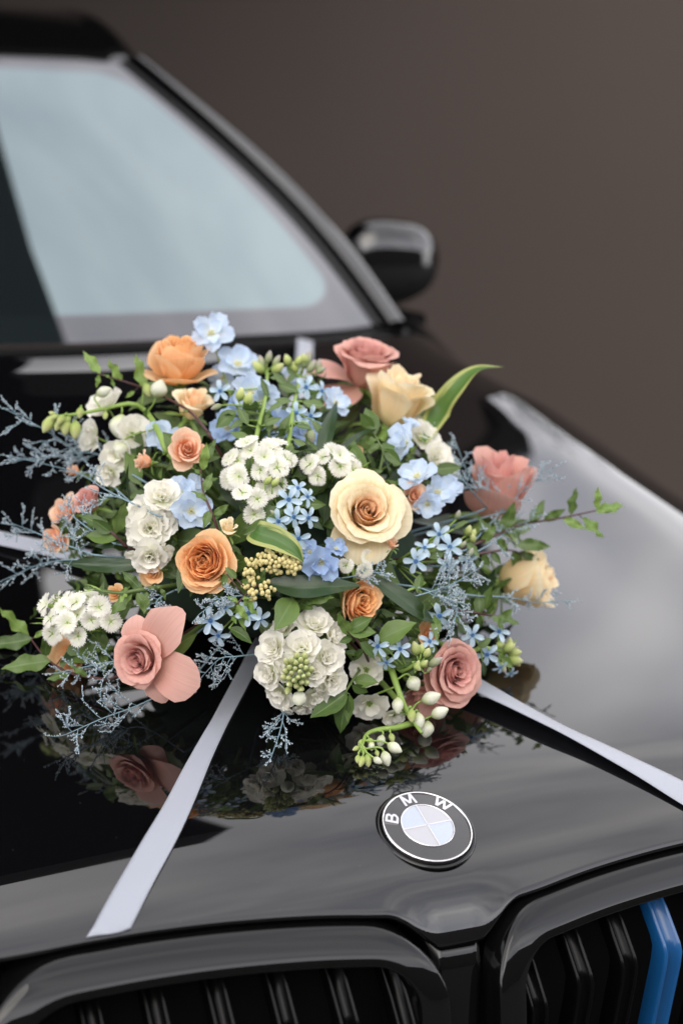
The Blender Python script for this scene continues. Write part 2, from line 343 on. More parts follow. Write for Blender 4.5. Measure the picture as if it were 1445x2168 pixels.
def fas(x, z, out=0.):                      # point of the nose: z below the bonnet edge, out = proud towards -Y
    zz = float(H(x, yl0(x)))-.008+z
    lean = -.045*(1-math.exp(min(0, z)/.035)) + .03*min(0, z+.12)*-1*0
    return np.array([x, yl0(x)-.003+lean-out, zz])
def inset(loop, d):
    P = np.array(loop); n = len(P); T = np.roll(P, -1, 0)-np.roll(P, 1, 0); T /= np.linalg.norm(T, axis=1)[:, None]+1e-9
    Nn = np.stack([-T[:, 1], T[:, 0]], -1); c = P.mean(0)
    if ((c-P)*Nn).sum() < 0: Nn = -Nn
    return P+Nn*d
for s in (-1, 1):
    kid = empty('kidney_grille'); kid.parent = car; kid.matrix_local = CARI
    lp = kid_outline(s); L = []
    for d, o in ((0, -.03), (0, -.004), (.0012, 0), (.0025, .0006), (.010, .0008), (.018, .0006), (.025, .0002), (.0262, -.0004), (.0272, -.002), (.0276, -.008), (.028, -.05)):
        q = inset(lp, d); L.append([fas(x, z, o) for x, z in q])
    L = np.array(L); n = L.shape[1]
    F = gridf(n, len(L), True)
    link('frame', mesh('frame', L.reshape(-1, 3), F, MT['gloss']), kid)
    q = inset(lp, .02); bp = [fas(x, z, -.07) for x, z in q]
    link('back_panel', mesh('back_panel', bp, [tuple(range(len(bp)))], MT['void'], smooth=False), kid)
    for k in range(9):
        xo = .0675+.0515*k if s > 0 else .058+.0515*k
        if xo > .40: break
        xk = KX+s*xo
        blue = s > 0 and k == 3
        zt = -.02-max(0, .085-xo)*.5
        prof = [(zt, -.044), (zt-.028, -.024), (zt-.052, -.008), (zt-.060, -.005), (zt-.075, -.007), (-.28, -.035)]
        V, Fq = [], []
        # cross-section: two rounded ridges with a groove between
        sec = [(-.0090, -.02), (-.0090, -.004), (-.0080, 0), (-.0068, .0002), (-.0055, -.002), (-.003, -.010), (.003, -.010), (.0055, -.002), (.0068, .0002), (.0080, 0), (.0090, -.004), (.0090, -.02)]
        wf = 1.12 if blue else 1.
        for z, o in prof:
            for dx, do in sec: V.append(fas(xk, z, o+do)+np.array([dx*wf, 0, 0]))
        Fq = gridf(len(sec), len(prof), False)
        sl = link('slat', mesh('slat', V, Fq, MT['blue_slat'] if blue else MT['slat'], smooth=True), kid)
        if blue: sl['label'] = 'blue grille slat'
# bumper below
xx = np.linspace(-.9, .9, 60); R = []
for z, o in ((-.36, .03), (-.40, .06), (-.55, .07), (-.75, .03)): R.append(np.stack([xx, yl0(xx)-o, 0*xx+z], -1))
cpart('bumper', sheet('bumper', R, MT['paint']))

# ---------------------------------------------------------------- bonnet emblem
en = Hn(0, 0, .03); EM = frame(np.array([0, 0, 0.])-en*.0014, en, (0, 1, 0))
emb = link('emblem', None, car); emb.matrix_local = CARI @ EM
def disc(r0, r1, z0, z1, n=64, a0=0, a1=2*pi, m=4):
    full = abs(a1-a0-2*pi) < 1e-6
    A = np.linspace(a0, a1, n+1)[:-1] if full else np.linspace(a0, a1, n)
    V = []
    for j in range(m):
        t = j/(m-1); r = r0+(r1-r0)*t; z = z0+(z1-z0)*t
        V += [(r*cos(a), r*sin(a), z) for a in A]
    return V, gridf(len(A), m, full)
def ringt(R_, r_, z, n=72, k=8, sq=1.):
    V = [((R_+r_*cos(2*pi*j/k))*cos(2*pi*i/n), (R_+r_*cos(2*pi*j/k))*sin(2*pi*i/n), z+sq*r_*sin(2*pi*j/k)) for i in range(n) for j in range(k)]
    F = [(i*k+j, ((i+1) % n)*k+j, ((i+1) % n)*k+(j+1) % k, i*k+(j+1) % k) for i in range(n) for j in range(k)]
    return V, F
m_ink = flat('emblem_black', (.012, .011, .012), rough=.25, spec=.5, coat=1, coatr=.02)
m_white = flat('emblem_white', (.40, .40, .43), rough=.35, spec=.5, coat=1, coatr=.02)
m_blue = flat('emblem_blue', (.45, .50, .58), rough=.3, metal=.5, coat=1, coatr=.02, noise=.12, nscale=900)
link('surround', mesh('surround', *join_geo([ringt(.0440, .0026, .0006, sq=.8), disc(.0, .046, -.0004, -.0004)]), MT['gloss']), emb)
link('roundel', mesh('roundel', *join_geo([disc(.0235, .041, .0060, .0046, m=6), disc(.041, .0425, .0046, -.001)]), m_ink), emb)
link('outer_rim', mesh('outer_rim', *ringt(.0408, .0011, .0050), MT['chrome']), emb)
link('inner_rim', mesh('inner_rim', *ringt(.0245, .0007, .0063), MT['chrome']), emb)
for k in range(4):
    a0 = k*pi/2
    link('quadrant', mesh('quadrant', *disc(.0004, .0243, .0066, .0062, n=16, a0=a0, a1=a0+pi/2), m_blue if k in (1, 3) else m_white), emb)
bar = []
for a in (0, pi/2):
    V, F = box(-.0243, .0243, -.0005, .0005, .0060, .0072)
    bar.append(([(x*cos(a)-y*sin(a), x*sin(a)+y*cos(a), z) for x, y, z in V], F))
link('cross_bar', mesh('cross_bar', *join_geo(bar), MT['chrome'], smooth=False), emb)
def stroke(p, q, wd):
    p, q = np.array(p, float), np.array(q, float); d = q-p; d /= np.linalg.norm(d); n = np.array([-d[1], d[0]])*wd/2
    pl = [p-n, q-n, q+n, p+n]
    return [(x, y, 0) for x, y in pl]+[(x, y, 1) for x, y in pl], [(3, 2, 1, 0), (4, 5, 6, 7), (0, 1, 5, 4), (1, 2, 6, 5), (2, 3, 7, 6), (3, 0, 4, 7)]
LET = {
 'B': [((-.34, -.5), (-.34, .5), .2), ((-.34, .42), (.12, .42), .17), ((-.34, .02), (.14, .02), .17), ((-.34, -.42), (.14, -.42), .17), ((.12, .44), (.30, .30), .18), ((.30, .34), (.28, .14), .18), ((.28, .18), (.12, .02), .16), ((.14, .04), (.36, -.12), .17), ((.36, -.06), (.36, -.28), .18), ((.36, -.22), (.12, -.44), .17)],
 'M': [((-.47, -.5), (-.42, .5), .19), ((-.42, .5), (0, -.34), .2), ((0, -.34), (.42, .5), .2), ((.42, .5), (.47, -.5), .19)],
 'W': [((-.62, .5), (-.32, -.42), .19), ((-.32, -.42), (0, .42), .19), ((0, .42), (.32, -.42), .19), ((.32, -.42), (.62, .5), .19)]}
for ch, ang in (('B', 152), ('M', 97), ('W', 38)):
    geo = []; a = rad(ang); h = .0120
    for i, (p, q, wd) in enumerate(LET[ch]):
        V, F = stroke(p, q, wd*1.08)
        c = .0326
        V2 = []
        for x, y, z in V:
            x, y = x*h, y*h
            V2.append((cos(a)*(c+y)-sin(a)*(-x), sin(a)*(c+y)+cos(a)*(-x), .0048+z*.0017+i*.00001))
        geo.append((V2, F))
    link('letter', mesh('letter', *join_geo(geo), MT['chrome'], smooth=False), emb)

# ---------------------------------------------------------------- windscreen, pillars, roof, mirror
def wb(x): return np.array([x, 1.235+.33*x*x, float(H(x, 1.235+.33*x*x))-.004])      # lower edge (x to .735)
def wt(t):                                                                              # upper edge, t = -1..1
    x = .43*t; return np.array([x, 2.20+.25*x*x, .762+.03*x*x])
nu, nv = 61, 40; P = np.empty((nv, nu, 3))
for i, t in enumerate(np.linspace(-1, 1, nu)):
    a, b = wb(.648*t), wt(t)
    for j, v in enumerate(np.linspace(0, 1, nv)):
        p = a+(b-a)*v; bul = sin(pi*v)*.002+(1-t*t)*sin(pi*v)*.003
        P[j, i] = p*np.array([1+.085*sin(pi*v), 1, 1])+np.array([0, -.5*bul, .85*bul])
m, t_, p_ = newmat('tinted_windscreen'); nd, lk = t_.nodes, t_.links
uv = nd.new('ShaderNodeTexCoord'); sp = nd.new('ShaderNodeSeparateXYZ'); lk.new(uv.outputs['UV'], sp.inputs[0])
def mth(op, a, b=None):
    n = nd.new('ShaderNodeMath'); n.operation = op
    for k, v in enumerate((a, b)):
        if v is None: continue
        if isinstance(v, (int, float)): n.inputs[k].default_value = v
        else: lk.new(v, n.inputs[k])
    return n.outputs[0]
# rounded-rectangle clear area inside a printed black border
ax = mth('MAXIMUM', mth('SUBTRACT', mth('ABSOLUTE', mth('SUBTRACT', sp.outputs['X'], .5)), .385), 0.)
ay = mth('MAXIMUM', mth('SUBTRACT', mth('ABSOLUTE', mth('SUBTRACT', sp.outputs['Y'], .513)), .335), 0.)
dd = mth('SQRT', mth('ADD', mth('POWER', mth('MULTIPLY', ax, 1.0), 2.), mth('POWER', mth('MULTIPLY', ay, .8), 2.)))
mr = nd.new('ShaderNodeMapRange'); mr.inputs['From Min'].default_value = .080; mr.inputs['From Max'].default_value = .088; lk.new(dd, mr.inputs['Value'])
mx = nd.new('ShaderNodeMix'); mx.data_type = 'RGBA'; mx.inputs[6].default_value = (.76, .94, .97, 1); mx.inputs[7].default_value = (.80, .78, .86, 1); lk.new(mr.outputs[0], mx.inputs[0])
p_.inputs['Base Color'].default_value = (.01, .014, .015, 1); p_.inputs['Roughness'].default_value = .02
mi = nd.new('ShaderNodeMapRange'); mi.inputs['To Min'].default_value = 3.3; mi.inputs['To Max'].default_value = 2.15; lk.new(mr.outputs[0], mi.inputs['Value'])
lk.new(mi.outputs[0], p_.inputs['IOR']); lk.new(mx.outputs[2], p_.inputs['Specular Tint'])
cpart('windscreen', sheet('windscreen', P, m))
edge = {s: (P[:, -1] if s > 0 else P[:, 0]) for s in (-1, 1)}
PIL0 = None
for s in (-1, 1):
    E = edge[s]; A = []; B = []; I = P[:, -2] if s > 0 else P[:, 1]
    for j in range(nv):
        v = j/(nv-1); w_ = nrmz(E[j]-I[j]); tv = nrmz(E[min(nv-1, j+1)]-E[max(0, j-1)]); n_ = nrmz(np.cross(w_, tv)); n_ = n_ if n_[2] > 0 else -n_
        w_ = nrmz(w_-tv*(w_@tv)); k_ = 1+.25*sin(pi*v)
        pt = lambda a, c: E[j]+w_*a*k_+n_*c
        A.append([pt(-.002, -.002), pt(.001, .004), pt(.016, .004), pt(.019, -.006)])
        B.append([pt(.018, -.006), pt(.0195, .004), pt(.032, .011), pt(.046, .017), pt(.058, .019), pt(.067, .014), pt(.072, .0), pt(.076, -.05)])
    PIL = B[-1] if s > 0 else PIL0
    if s < 0: PIL0 = B[-1]
    cpart('seal', sheet('seal', A, MT['matt'])); cpart('windscreen_pillar', sheet('windscreen_pillar', B, MT['paint']))
    # side window and door frame behind the pillar
    q0, q1 = E[0], E[-1]
    V = [q0+np.array([s*.15, .2, .0]), q0+np.array([s*.16, 1.5, .0]), q1+np.array([s*.07, .65, -.02]), q1+np.array([s*.06, .12, -.03])]
    cpart('side_window', mesh('side_window', V, [(0, 1, 2, 3)], MT['gloss'], smooth=False))
R = []
for k, q in enumerate(np.linspace(0, 1, 26)**1.5):
    row = []
    for t in np.linspace(-1.19, 1.19, 49):
        tt = max(-1, min(1, t)); a = wt(tt); e = max(0, abs(t)-1)/.19; ex = math.copysign(e*.088, t)
        row.append(np.array([a[0]+ex+math.copysign(.10*q, t)*min(1, abs(t)), a[1]+.006+e*.02+1.5*q, a[2]+.002+.010*min(1, e*4)-.05*e*e*e+.29*(1-math.exp(-q*3.0))-.12*q]))
    R.append(row)
cpart('roof', sheet('roof', R, MT['gloss']))
# cowl behind the bonnet
xx = np.linspace(-.74, .74, 50)
R = [np.stack([xx, rear(xx)+.004, H(xx, rear(xx))-.012], -1), np.stack([xx, 1.235+.33*xx*xx+.006, H(xx, 1.235+.33*xx*xx)-.010], -1)]
cpart('cowl', sheet('cowl', R, MT['matt']))
# door mirror
mp0 = CAM+ray(822, 556)*3.28
def superell(a, b, c, e1, e2, n=28, k=18):
    V = []
    sg = lambda v, e: math.copysign(abs(v)**e, v)
    for j in range(k+1):
        la = -pi/2+pi*j/k
        for i in range(n):
            lo = 2*pi*i/n
            V.append((a*sg(cos(la), e1)*sg(cos(lo), e2), b*sg(cos(la), e1)*sg(sin(lo), e2), c*sg(sin(la), e1)))
    return V, gridf(n, k+1, True)
mr_ = empty('door_mirror'); mr_.parent = car; MM = Matrix.Translation(Vector(mp0)) @ Matrix.Rotation(rad(-10), 4, 'Z'); mr_.matrix_local = CARI @ MM
V, F = superell(.122, .085, .098, .78, .78)
V = [(x, y+.02*(x/.11), z*(1-.22*(x/.115)*(1 if z < 0 else .35))) for x, y, z in V]
cap = [f for f in F if np.mean([V[i][2] for i in f]) > -.005]; low = [f for f in F if f not in set(cap)]
link('cap', mesh('cap', V, cap, MT['paint']), mr_); link('housing', mesh('housing', [(x*.985, y*.985, z) for x, y, z in V], low, MT['matt']), mr_)
link('arm', mesh('arm', *tube_geo([(-.09, .03, -.055), (-.16, .07, -.07), (-.25, .12, -.10)], [.03, .026, .03], 10), MT['matt']), mr_)
gq = superell(.10, .006, .07, .6, .6, 20, 10); link('mirror_glass', mesh('mirror_glass', [(x, y+.075, z) for x, y, z in gq[0]], gq[1], MT['chrome']), mr_)

# ---------------------------------------------------------------- ribbons
def ribbon(pts, width, lifts, label, tw=None, wf=None):
    n = 90; C2 = spline([(x, y, l) for (x, y), l in zip(pts, lifts)], n); R = []
    for i in range(n):
        t = nrmz(np.append(C2[min(n-1, i+1), :2]-C2[max(0, i-1), :2], 0)); nn = np.array([-t[1], t[0], 0])
        row = []
        for k in np.linspace(-1, 1, 9):
            x, y = C2[i, :2]+nn[:2]*k*width/2*(wf(i/(n-1)) if wf else 1)
            y = max(y, float(lead(x))+.0008)
            z = float(H(x, y))+.0018+max(0, C2[i, 2])+(tw(i/(n-1))*k if tw else 0)+.0004*(1-k*k)+.00035*sin(i*.55+2*k)*sin(i*.23)
            row.append((x, y, z))
        R.append(row)
    R = np.array(R)
    o = link('ribbon', sheet('ribbon', R, MT['ribbon'])); tag(o, label, 'ribbon', 'white ribbons on the bonnet')
    md = o.modifiers.new('thickness', 'SOLIDIFY'); md.thickness = .0006; md.offset = -1
    return o
c0 = onbonnet(600, 1300)[:2]
p1 = [onbonnet(217, 2012)[:2], onbonnet(357, 1750)[:2], onbonnet(430, 1600)[:2], onbonnet(489, 1490)[:2], onbonnet(552, 1370)[:2], onbonnet(612, 1262)[:2], np.array([.22, .80]), onbonnet(640, 800)[:2], np.array(onbonnet(646, 722)[:2])]
ribbon(p1, .0262, [0, 0, .0005, .001, .002, .01, .02, .003, 0], 'white satin ribbon from the left grille edge under the flowers to the windscreen base', wf=lambda t: 1-.36*min(1, max(0, (t-.10)/.22)) if t < .6 else 1.05)
p2 = [onbonnet(1600, 1765)[:2], onbonnet(1440, 1683)[:2], onbonnet(1200, 1560)[:2], onbonnet(1000, 1470)[:2], onbonnet(700, 1350)[:2], onbonnet(300, 1230)[:2], onbonnet(0, 1150)[:2], onbonnet(-300, 1080)[:2]]
ribbon(p2, .033, [0, .001, .003, .010, .03, .012, .004, 0], 'white satin ribbon crossing the bonnet sideways under the flowers to its right front corner', tw=lambda t: .006*math.exp(-((t-.3)/.12)**2))
fb = link('unseen_dark_block', mesh('unseen_dark_block', *box(-25, 25, -18, -13, GZ, 6.0), flat('dark_block_face', (.05, .045, .04), rough=.9, noise=.2, nscale=3), smooth=False)); tag(fb, 'unseen dark block added behind the camera, mirrored in the grille', 'building')  # added out of view to darken what the nose and grille mirror

# small tree behind the end of the wall; the bonnet mirrors its edge
tb = np.array([3.5, 4.42]); tr = empty('tree', Matrix.Translation((tb[0], tb[1], GZ)), 'small leafy tree behind the wall, seen only mirrored in the bonnet', 'tree')
G = [tube_geo([(0, 0, 0), (.03, 0, .9), (0, .04, 1.7)], [.06, .045, .03], 8)]; tv, tf = [], []; r_ = np.random.default_rng(4)
for k in range(9):
    a = k*2.4; e = np.array([.45*cos(a), .45*sin(a), 2.3+.9*(k/9)]); G.append(tube_geo(bez((0, .03, 1.4+.03*k), (0, .03, 1.8), e*.7+np.array([0, 0, .5]), e, 6), [.025, .02, .016, .012, .008, .005], 5))
for k in range(2600):
    d = nrmz(r_.normal(size=3))*r_.uniform(.3, 1)**.5*(1+.25*sin(5*r_.random())); c = np.array([0, 0, 2.75])+d*np.array([.60, .60, .95]); a, b = nrmz(r_.normal(size=3)), nrmz(r_.normal(size=3)); o = len(tv)
    tv += [c, c+a*.035+b*.018, c+a*.075, c+a*.035-b*.018]; tf.append((o, o+1, o+2, o+3))
link('trunk', mesh('trunk', *join_geo(G), flat('bark', (.06, .045, .03), rough=.9)), tr); cw = link('crown', mesh('crown', tv, tf, flat('crown_leaf', (.03, .05, .02), rough=.6, noise=.4, nscale=5), smooth=False), tr); cw['kind'] = 'stuff'
# ---------------------------------------------------------------- flower materials
MT['orange_in'] = petalmat('apricot_inner_petal', (.96, .42, .09), (.97, .51, .17), (.97, .64, .33), transl=.42)
MT['orange_out'] = petalmat('apricot_outer_petal', (.92, .60, .22), (.96, .58, .27), (.97, .68, .40), transl=.4)
MT['cream_in'] = petalmat('peach_inner_petal', (.97, .60, .32), (.97, .65, .37), (.98, .76, .52), transl=.48)
MT['cream_out'] = petalmat('cream_outer_petal', (.92, .78, .38), (.97, .78, .47), (.97, .87, .64), transl=.4)
MT['pink_in'] = petalmat('dusty_pink_inner_petal', (.62, .22, .18), (.67, .29, .25), (.76, .43, .38))
MT['pink_out'] = petalmat('dusty_pink_outer_petal', (.76, .46, .34), (.75, .40, .33), (.77, .45, .38))
MT['coral'] = petalmat('coral_petal', (.96, .44, .21), (.97, .56, .34), (.97, .72, .54), transl=.4)
MT['white'] = petalmat('white_petal', (.80, .84, .56), (.91, .89, .80), (.92, .90, .83), transl=.4, vein=.05)
MT['blue'] = petalmat('pale_blue_petal', (.86, .89, .86), (.68, .78, .90), (.60, .72, .90), transl=.4, vein=.10)
MT['blue_deep'] = petalmat('blue_petal', (.70, .78, .88), (.48, .62, .85), (.42, .57, .84), transl=.35, vein=.12)
MT['star'] = petalmat('star_flower_petal', (.34, .49, .64), (.50, .64, .75), (.58, .70, .79), transl=.25, vein=.06)
MT['bud_green'] = petalmat('green_bud_skin', (.26, .36, .08), (.42, .48, .16), (.58, .60, .30), transl=.15, rough=.75)
MT['bud_white'] = petalmat('white_bud_skin', (.50, .56, .26), (.78, .78, .66), (.76, .78, .60), transl=.25, vein=.08)
MT['bud_grey'] = petalmat('felted_bud_skin', (.24, .30, .13), (.34, .37, .22), (.42, .36, .36), transl=.1, rough=.8)
MT['berry'] = flat('cream_berry', (.58, .50, .22), rough=.5, noise=.2)
MT['stamen'] = flat('cream_stamen', (.78, .74, .42), rough=.6)
MT['corona'] = flat('star_flower_corona', (.07, .19, .44), rough=.45)
MT['stem'] = flat('green_stem', (.09, .14, .035), rough=.5, noise=.25)
MT['stem_lt'] = flat('light_green_stem', (.22, .33, .07), rough=.45, noise=.2)
MT['stem_br'] = flat('red_brown_twig', (.07, .025, .025), rough=.5, noise=.3)
MT['stem_blue'] = flat('dyed_blue_stem', (.20, .30, .35), rough=.6)
MT['sprig'] = petalmat('dyed_sprig_floret', (.40, .48, .54), (.54, .62, .68), (.70, .76, .80), transl=.2, rough=.8)
MT['leaf'] = leafmat('green_leaf', (.035, .075, .016), (.14, .22, .05), (.16, .24, .08))
MT['leaf_lt'] = leafmat('young_green_leaf', (.14, .25, .05), (.26, .38, .09), (.30, .42, .14), transl=.32)
MT['leaf_dk'] = leafmat('dark_green_leaf', (.014, .030, .012), (.035, .065, .024), (.05, .09, .035), rough=.34, transl=.08)
MT['leaf_felt'] = leafmat('felted_leaf', (.08, .13, .045), (.17, .24, .09), (.24, .32, .15), rough=.75)
MT['leaf_var'] = leafmat('variegated_leaf', (.06, .14, .025), (.12, .22, .05), (.10, .2, .05), rough=.4, transl=.28, margin=(.42, .45, .15))
MT['foam'] = flat('floral_foam', (.012, .03, .014), rough=.95, noise=.4)

# ---------------------------------------------------------------- where things sit in the arrangement
EC = np.array([.02, .36]); EA = np.array([.27, .235, .255])
CORE = np.array([.02, .37, float(H(.02, .37))+.06])
def Fd(P):
    z = P[2]-float(H(P[0], P[1]))
    return ((P[0]-EC[0])/EA[0])**2+((P[1]-EC[1])/EA[1])**2+((z-.01)/EA[2])**2
def at(px, py, back=0., lift=.012):
    """the point of the dome-shaped arrangement seen at that place; back = metres deeper"""
    d = ray(px, py); best, bt = 9, 0
    for t in np.arange(.95, 2.0, .004):
        v = Fd(CAM+d*t)
        if v < best: best, bt = v, t
        if v <= 1.: bt = t; break
    bt += back
    while bt > .6:
        P = CAM+d*bt
        if P[2] > H(P[0], P[1])+lift: break
        bt -= .004
    return CAM+d*bt
def mpp(P): return ((P-CAM)@FW)/FPX          # metres per photo pixel there
def cdir(f): f = nrmz(f); return nrmz(RT*f[0]+UP*f[1]-FW*f[2])
def rot(axis, a): return Matrix.Rotation(a, 4, axis)
def stem_to_core(M, P, dirn, r, mat, parent, name='stem', k=.05, core=None, n=9):
    c = CORE if core is None else core
    pts = bez(P, P-dirn*k, c+(P-c)*.35+np.array([0, 0, .01]), c, n)
    return link(name, mesh(name, *tube_geo(tolocal(M, pts), r, 6), mat), parent)

# ---------------------------------------------------------------- petals and leaves
def petal_pts(phi0, L, W, r0, th, tipc=.25, ruf=0., curl=.05, rs=None, nu=7, nv=10, spiral=.1, lean=0.):
    rs = rs or rng
    s = np.linspace(0, 1, 50); a = np.radians(np.interp(s, np.linspace(0, 1, len(th)), th))
    rt = r0+np.concatenate([[0], np.cumsum((np.cos(a[1:])+np.cos(a[:-1]))/2)])/49*L
    zt = np.concatenate([[0], np.cumsum((np.sin(a[1:])+np.sin(a[:-1]))/2)])/49*L
    u = np.linspace(-1, 1, nu)[None, :]; v = np.linspace(0, 1, nv)[:, None]
    V = v*(.96+.06*np.exp(-(u/.3)**2)-tipc*np.abs(u)**2.4-(.03*np.cos(u*4+rs.uniform(0, 6))))
    V = np.clip(V, 0, 1); rr = np.interp(V, s, rt); zz = np.interp(V, s, zt)
    wd = W*(.25+.75*np.sin(pi/2*np.clip(V*1.5, 0, 1)))
    p1, p2 = rs.uniform(0, 6, 2)
    rr = rr+curl*np.abs(u)**3*V**2+ruf*np.sin(3.4*u+p1+4*V)*V**1.5
    zz = zz+ruf*.6*np.sin(4.2*u+p2)*V**2
    ph = phi0+u*wd/np.maximum(np.abs(rr), W/1.35)
    rr = rr*(1+spiral*u)
    P = np.stack([rr*np.cos(ph), rr*np.sin(ph), zz], -1)
    uv = np.stack([np.broadcast_to((u+1)/2, V.shape), np.broadcast_to(v, V.shape)], -1)
    return P, uv
def kf(t, keys):
    ts = [k[0] for k in keys]; out = []
    for c in range(1, len(keys[0])):
        A = np.array([np.atleast_1d(k[c]) for k in keys], float)
        out.append(np.array([np.interp(t, ts, A[:, q]) for q in range(A.shape[1])]))
    return [o if len(o) > 1 else float(o[0]) for o in out]
RK = {   # t, angles along the petal, length, half width, base radius
 'open': (42, [(0, [84, 90, 94, 96, 96, 90], .76, .13, .02), (.35, [70, 86, 92, 95, 90, 76], .84, .30, .13), (.66, [52, 80, 90, 92, 82, 44], .92, .50, .25), (.70, [30, 66, 80, 82, 62, 0], 1.0, .82, .16), (.85, [14, 50, 70, 74, 50, -25], 1.12, .90, .14), (1, [2, 40, 58, 56, 20, -65], 1.2, .94, .15)]),
 'bud': (24, [(0, [75, 88, 96, 100, 104, 104], 1.12, .30, .02), (.3, [50, 80, 94, 98, 94, 86], 1.16, .50, .05), (.55, [30, 70, 88, 92, 80, 40], 1.16, .66, .10), (.8, [16, 60, 82, 86, 50, -30], 1.12, .78, .13), (1, [8, 50, 70, 70, 20, -75], 1.10, .80, .14)]),
 'cup': (18, [(0, [75, 90, 98, 102, 104, 104], 1.16, .30, .02), (.3, [50, 82, 94, 98, 98, 94], 1.18, .52, .05), (.6, [30, 72, 88, 92, 86, 62], 1.2, .70, .10), (.85, [16, 60, 80, 88, 70, 10], 1.2, .84, .13), (1, [8, 52, 74, 82, 50, -40], 1.2, .88, .14)]),
 'garden': (54, [(0, [80, 92, 96, 90], .66, .26, .03), (.35, [62, 86, 94, 80], .78, .32, .15), (.7, [40, 78, 92, 78], .90, .44, .28), (.9, [12, 60, 86, 70], 1.02, .70, .18), (1, [0, 48, 70, 30], 1.06, .74, .17)]),
 'spray': (20, [(0, [70, 92, 100, 96], .70, .34, .03), (.4, [45, 80, 90, 74], .84, .50, .08), (.75, [22, 60, 70, 30], .98, .62, .12), (1, [0, 36, 40, -10], 1.02, .66, .12)])}
def collar(root, M, P, fz, L, n, keys=('ovate', 'pit', 'ovate', 'dark', 'felt')):
    a0 = rng.uniform(0, 6); e1 = nrmz(np.cross(fz, [.3, .5, .8])); e2 = np.cross(fz, e1)
    for k in range(n):
        a = a0+k*2.4; d = e1*cos(a)+e2*sin(a); B = P-fz*rng.uniform(.0, .018); T = B+d*L*rng.uniform(.85, 1.25)+fz*L*rng.uniform(-.25, .35)
        h = float(H(T[0], T[1]))+.006
        if T[2] < h: T[2] = h
        leaf(root, M, B, T, keys[rng.integers(len(keys))], facing=fz+rng.normal(0, .35, 3))
def rose(px, py, size, face, kind, c_in, c_out, label, back=0., spin=None, guards=(), sep=True, n=None, ruf=None, cat='rose', name='rose', group='roses in the bonnet arrangement', split=.62, squash=1., stem=True, centre=.45, inner=1., lv=5):
    P = at(px, py, back); R_ = size/2*mpp(P); fz = cdir(face); base = P-fz*R_*centre
    M = frame(base, fz); root = empty(name, M, label, cat, group)
    cnt, keys = RK[kind]; cnt = n or cnt
    if ruf is None: ruf = {'open': .022, 'bud': .018, 'cup': .014, 'garden': .085, 'spray': .05}[kind]
    sp0 = rng.uniform(0, 6) if spin is None else spin
    for i in range(cnt):
        t = i/(cnt-1); th, L, W, r0 = kf(t, keys)
        phi = sp0+i*2.39996+rng.normal(0, .15)
        if kind == 'garden' and t < .7: phi = sp0+(i % 5)*2*pi/5+rng.normal(0, .22)
        L *= rng.uniform(.94, 1.06)*(inner+(1-inner)*t)
        Pp, uv = petal_pts(phi, L, W, r0, np.array(th)+rng.normal(0, 3), tipc=rng.uniform(.2, .34)+(.12 if kind == 'bud' and t > .5 else 0), ruf=ruf*(.4+.6*rng.random()), curl=.18*t*t, spiral=.12)
        Pp[..., 2] *= squash
        link('petal', sheet('petal', Pp*R_, c_in if t < split else c_out, uv), root)
    for (phi, L, W, th, rr) in guards:
        Pp, uv = petal_pts(rad(phi), L, W, .16, th, tipc=.22, ruf=rr, curl=.12, nu=9, nv=12, spiral=0)
        Pp[..., 2] *= squash
        link('petal', sheet('petal', Pp*R_, c_out, uv), root)
    if sep:
        hip = superell(.20, .20, .20, 1, 1, 10, 6)
        link('rose_hip', mesh('rose_hip', [(x*R_, y*R_, z*R_-.10*R_) for x, y, z in hip[0]], hip[1], MT['stem_lt']), root)
        for k in range(5):
            Pp, uv = petal_pts(k*2*pi/5+rng.normal(0, .1), .85, .18, .12, [-10, -5, -25, -50], tipc=.9, ruf=.02, nu=5, nv=7, spiral=0)
            Pp[..., 2] -= .04; link('sepal', sheet('sepal', Pp*R_, MT['leaf_lt'], uv), root)
    if stem: stem_to_core(M, base-fz*R_*.2, fz, .0026, MT['stem'], root)
    if lv: collar(root, M, base-fz*R_*.25, fz, R_*1.25, lv)
    return root

def leaf_mesh(name, L, W, mat, wave=.0, fold=.25, bend=.3, twist=0., shape=1.0, tip=.55, nw=3., nv=11, nu=5, ph=0.):
    v = np.linspace(0, 1, nv); u = np.linspace(-1, 1, nu); P = np.empty((nv, nu, 3)); ang = 0; y = z = 0.
    for j, q in enumerate(v):
        wd = W*max(0.02, (sin(pi*min(1, q**tip*1.0))**shape if q > 0 else .02))
        a = bend*q; 
        if j: y += L/(nv-1)*cos(a); z -= L/(nv-1)*sin(a)
        tw = twist*q
        for i, k in enumerate(u):
            x = k*wd; h = fold*abs(k)*wd+wave*L*sin(nw*2*pi*q+ph+(0 if k > 0 else 1.1))*abs(k)**1.5*(sin(pi*q)**.5)
            P[j, i] = (x*cos(tw)-h*sin(tw), y, z+x*sin(tw)+h*cos(tw))
    return sheet(name, P, mat)
LV = {}
def leafvars(key, mat, W, **k):
    LV[key] = [leaf_mesh('leaf', 1., W*f, mat, bend=b, twist=t, ph=p, **k) for f, b, t, p in ((1, .3, .2, 0), (.88, .7, -.4, 1.7), (1.1, .1, .5, 3.1), (.95, -.4, -.2, 4.4))]
leafvars('pit', MT['leaf'], .20, wave=.09, fold=.2, tip=.75, nw=2.3)
leafvars('pitlt', MT['leaf_lt'], .18, wave=.11, fold=.2, tip=.8, nw=2.2)
leafvars('ovate', MT['leaf'], .26, wave=.02, fold=.3, tip=.8, nw=4)
leafvars('dark', MT['leaf_dk'], .22, wave=.02, fold=.25, tip=.8)
leafvars('lance', MT['leaf_dk'], .085, wave=.006, fold=.35, tip=.85)
leafvars('felt', MT['leaf_felt'], .22, wave=.02, fold=.25, tip=.9)
